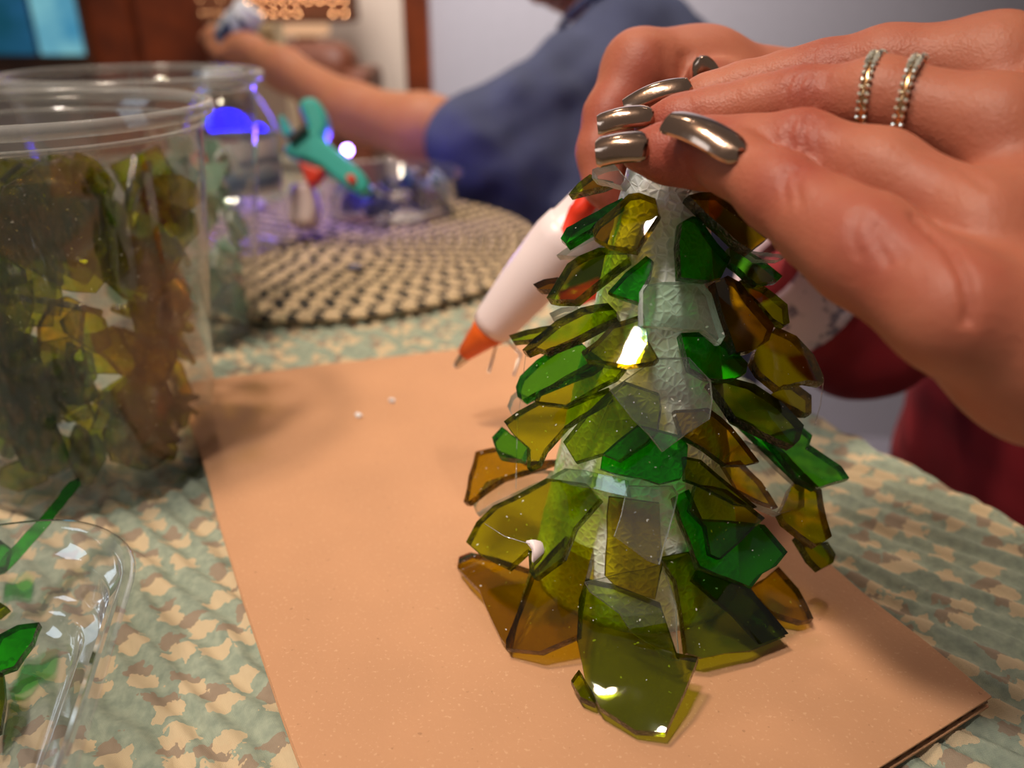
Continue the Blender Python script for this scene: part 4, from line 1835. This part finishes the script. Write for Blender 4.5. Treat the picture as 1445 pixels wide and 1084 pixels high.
# ------------------------------------------------------------------ teal glue gun
def teal_gun():
    d = .665
    root = empty('teal_glue_gun', P(460, 260, d))
    tag(root, 'teal glue gun with a black lever and orange nozzle guard propped by the round tray', 'glue gun')
    TPt = Matrix.Translation(-root.location)

    def add(n, bm, m, sm=False):
        o = obj(n, bm, m, root, sm)
        o.matrix_parent_inverse = TPt

    def slab(px, th, bev, dd=d):
        pts = [P(x, y, dd) for x, y in px]
        bm = bmesh.new()
        lo = [bm.verts.new(p - FWD * th / 2) for p in pts]
        hi = [bm.verts.new(p + FWD * th / 2) for p in pts]
        n = len(pts)
        bm.faces.new(lo)
        bm.faces.new(hi[::-1])
        for i in range(n):
            bm.faces.new((lo[i], hi[i], hi[(i + 1) % n], lo[(i + 1) % n]))
        bmesh.ops.recalc_face_normals(bm, faces=bm.faces[:])
        bmesh.ops.bevel(bm, geom=bm.edges[:], offset=bev, segments=3, affect='EDGES', profile=.5)
        return bm
    add('gun_body', slab([(424, 152), (432, 143), (446, 142), (456, 150), (464, 168), (465, 186), (459, 198), (476, 214), (500, 234), (518, 250), (524, 268), (516, 278), (500, 272), (478, 258), (456, 240), (436, 230), (410, 224), (402, 216), (412, 204), (426, 196), (438, 186), (432, 168)], .022, .004), M['teal_plastic'])
    add('front_grip', slab([(396, 168), (402, 165), (410, 180), (416, 192), (408, 200), (400, 190)], .018, .003, d - .005), M['teal_plastic'])
    add('lever', slab([(406, 196), (412, 204), (436, 184), (432, 176)], .010, .0012, d - .012), M['black_plastic'])
    add('hanging_hole', slab([(488, 250), (497, 246), (504, 254), (502, 262), (494, 260)], .010, .002, d - .010), M['red_plastic'])
    add('nozzle', slab([(422, 229), (462, 242), (450, 258), (438, 266), (430, 248)], .016, .003, d - .002), M['red_plastic'])
    a = P(432, 300, d)
    add('stand', slab([(416, 262), (444, 262), (452, 300), (446, 322), (412, 322), (408, 296)], .03, .006, d + .012), M['white_plastic'])
    bm = bmesh.new()
    bmesh.ops.create_uvsphere(bm, u_segments=20, v_segments=12, radius=.0044)
    bmesh.ops.translate(bm, verts=bm.verts[:], vec=P(490, 212, d))
    add('indicator_light', bm, emit('led_violet_white', (.42, .25, 1, 1), 22), True)
    bm = tube_bm([P(478, 222, d), P(490, 214, d)], .003, 10)
    add('light_stalk', bm, M['teal_plastic'])


teal_gun()
led = bpy.data.lights.new('blue_led_light', 'POINT')
led.energy = .25
led.color = (.12, .05, 1)
led.shadow_soft_size = .01
lo_ = bpy.data.objects.new('blue_led_light', led)
COL.objects.link(lo_)
lo_.location = P(495, 206, .72)
led2 = bpy.data.lights.new('blue_lamp_light', 'POINT')
led2.energy = .12
led2.color = (.08, .05, 1)
led2.shadow_soft_size = .02
lo2 = bpy.data.objects.new('blue_lamp_light', led2)
COL.objects.link(lo2)
lo2.location = P(335, 190, .70)

# ------------------------------------------------------------------ clamshell tray, lower left corner
def clamshell():
    zt = .030
    cor = G(122, 760, zt)
    # rounded rectangle, its back right corner in view
    x1 = G(118, 860, zt).x
    y1 = G(20, 716, zt).y
    x0, y0 = x1 - .13, y1 - .16
    root = empty('clamshell_tray', ((x0 + x1) / 2, (y0 + y1) / 2, 0))
    tag(root, 'clear plastic clamshell tray with rounded corner holding emerald glass beside the cardboard', 'tray')
    TPc = Matrix.Translation(-root.location)

    def rr(off, rad):
        pts = []
        r = max(.003, rad - off)
        for cx_, cy_, a0 in ((x1 - off - r, y1 - off - r, 0), (x0 + off + r, y1 - off - r, 90), (x0 + off + r, y0 + off + r, 180), (x1 - off - r, y0 + off + r, 270)):
            for k in range(13):
                a = math.radians(a0 + k * 7.5)
                pts.append((cx_ + r * math.cos(a), cy_ + r * math.sin(a)))
        return pts
    ct, st_ = math.cos(math.radians(13)), math.sin(math.radians(13))
    prof = [(0, zt), (.0008, zt + .0012), (.003, zt + .0012), (.0045, zt - .0005), (.0055, zt - .006), (.0085, zt - .007), (.0095, zt - .010), (.013, .012), (.0145, .0095), (.018, .009), (.0195, .007), (.022, .0016), (.026, .0008)]
    rings = []
    bm = bmesh.new()
    for off, z in prof:
        rings.append([bm.verts.new((x1 + (x - x1) * ct - (y - y1) * st_, y1 + (x - x1) * st_ + (y - y1) * ct, z)) for x, y in rr(off, .040)])
    for a, b in zip(rings, rings[1:]):
        n = len(a)
        for i in range(n):
            bm.faces.new((a[i], a[(i + 1) % n], b[(i + 1) % n], b[i]))
    bm.faces.new(rings[-1])
    bmesh.ops.recalc_face_normals(bm, faces=bm.faces[:])
    o = obj('tray_wall', bm, M['tray_plastic'], root, True)
    o.matrix_parent_inverse = TPc
    lst = [
        ('emerald glass shard lying flat in the clamshell tray', [(-20, 935), (0, 895), (25, 882), (55, 878), (45, 905), (20, 940), (-10, 950)], .010, 'green'),
        ('long green glass splinter leaning out over the back corner of the clamshell tray', [(98, 680), (112, 674), (114, 684), (60, 752), (10, 806), (-10, 812), (0, 792), (70, 716)], None, 'green'),
        ('dark green glass shard at the near end of the clamshell tray', [(-20, 945), (4, 950), (7, 985), (0, 1030), (-20, 1040)], .012, 'dark'),
        ('green glass flake at the far end of the clamshell tray', [(-30, 770), (0, 762), (14, 772), (6, 800), (-30, 806)], .016, 'green'),
        ('thin lime glass splinter between the emerald pieces in the clamshell tray', [(-20, 860), (0, 850), (10, 856), (-5, 868)], .012, 'lime'),
    ]
    for i, (lab, px, z, colr) in enumerate(lst):
        if z is None:
            a = P(108, 678, .292)
            b = P(-5, 806, .262)
            ax = (a - b).normalized()
            n = (-ray(50, 745) + ax * ax.dot(ray(50, 745))).normalized()
            H = (a + b) / 2
        else:
            H = G(px[0][0], px[0][1], z)
            n = Vector((.15 * math.sin(i), -.25, 1)).normalized()
        ux = Vector((0, 1, 0)).cross(n).normalized()
        uy = n.cross(ux)
        pts = []
        for (x, y) in px:
            r = ray(x, y)
            t = (H - CAM).dot(n) / r.dot(n)
            q = CAM + r * t - H
            pts.append((q.dot(ux), q.dot(uy)))
        me = shard_mesh('glass_shard', pts, .0026, 3, .4, seed=i + 90)
        o = link('glass_shard', me, GM[colr])
        Mx = Matrix((ux, uy, n)).transposed().to_4x4()
        Mx.translation = H
        o.matrix_basis = Mx
        tag(o, lab, 'glass shard')


clamshell()

def glue_threads():
    m = glass_mat('glue_thread', (.9, .9, .88, 1), 3.0, 0, .1, 0, 50, haze=.25)
    for pts in ([(1162, 536, .262), (1158, 570, .262), (1150, 600, .262)], [(728, 690, .262), (730, 600, .262), (742, 500, .255)],
                [(684, 739, .245), (712, 757, .243), (748, 768, .242)], [(1098, 366, .232), (1112, 362, .232), (1119, 355, .232)],
                [(838, 620, .235), (858, 570, .233), (881, 540, .231)]):
        bm = tube_bm([P(*p) for p in pts], .00012, 6)
        o = obj('glue_thread', bm, m, tree, True)
        o.matrix_parent_inverse = TP


glue_threads()

# small bright crumbs of glass on the cardboard
for i, (x, y, lab) in enumerate(((505, 585, 'left of the two tiny clear glass crumbs on the cardboard'), (553, 564, 'right of the two tiny clear glass crumbs on the cardboard, nearer the glue gun'))):
    o = bpy.data.objects.new('glass_crumb', shard_lib('clear', 1, .0016, .002, .0012)[0])
    COL.objects.link(o)
    o.data.materials.clear()
    o.data.materials.append(M['cap_white'])
    o.data.materials.append(M['cap_white'])
    o.location = G(x, y, .0062)
    o.rotation_euler = (.3, .2, i)
    tag(o, lab, 'glass crumb')
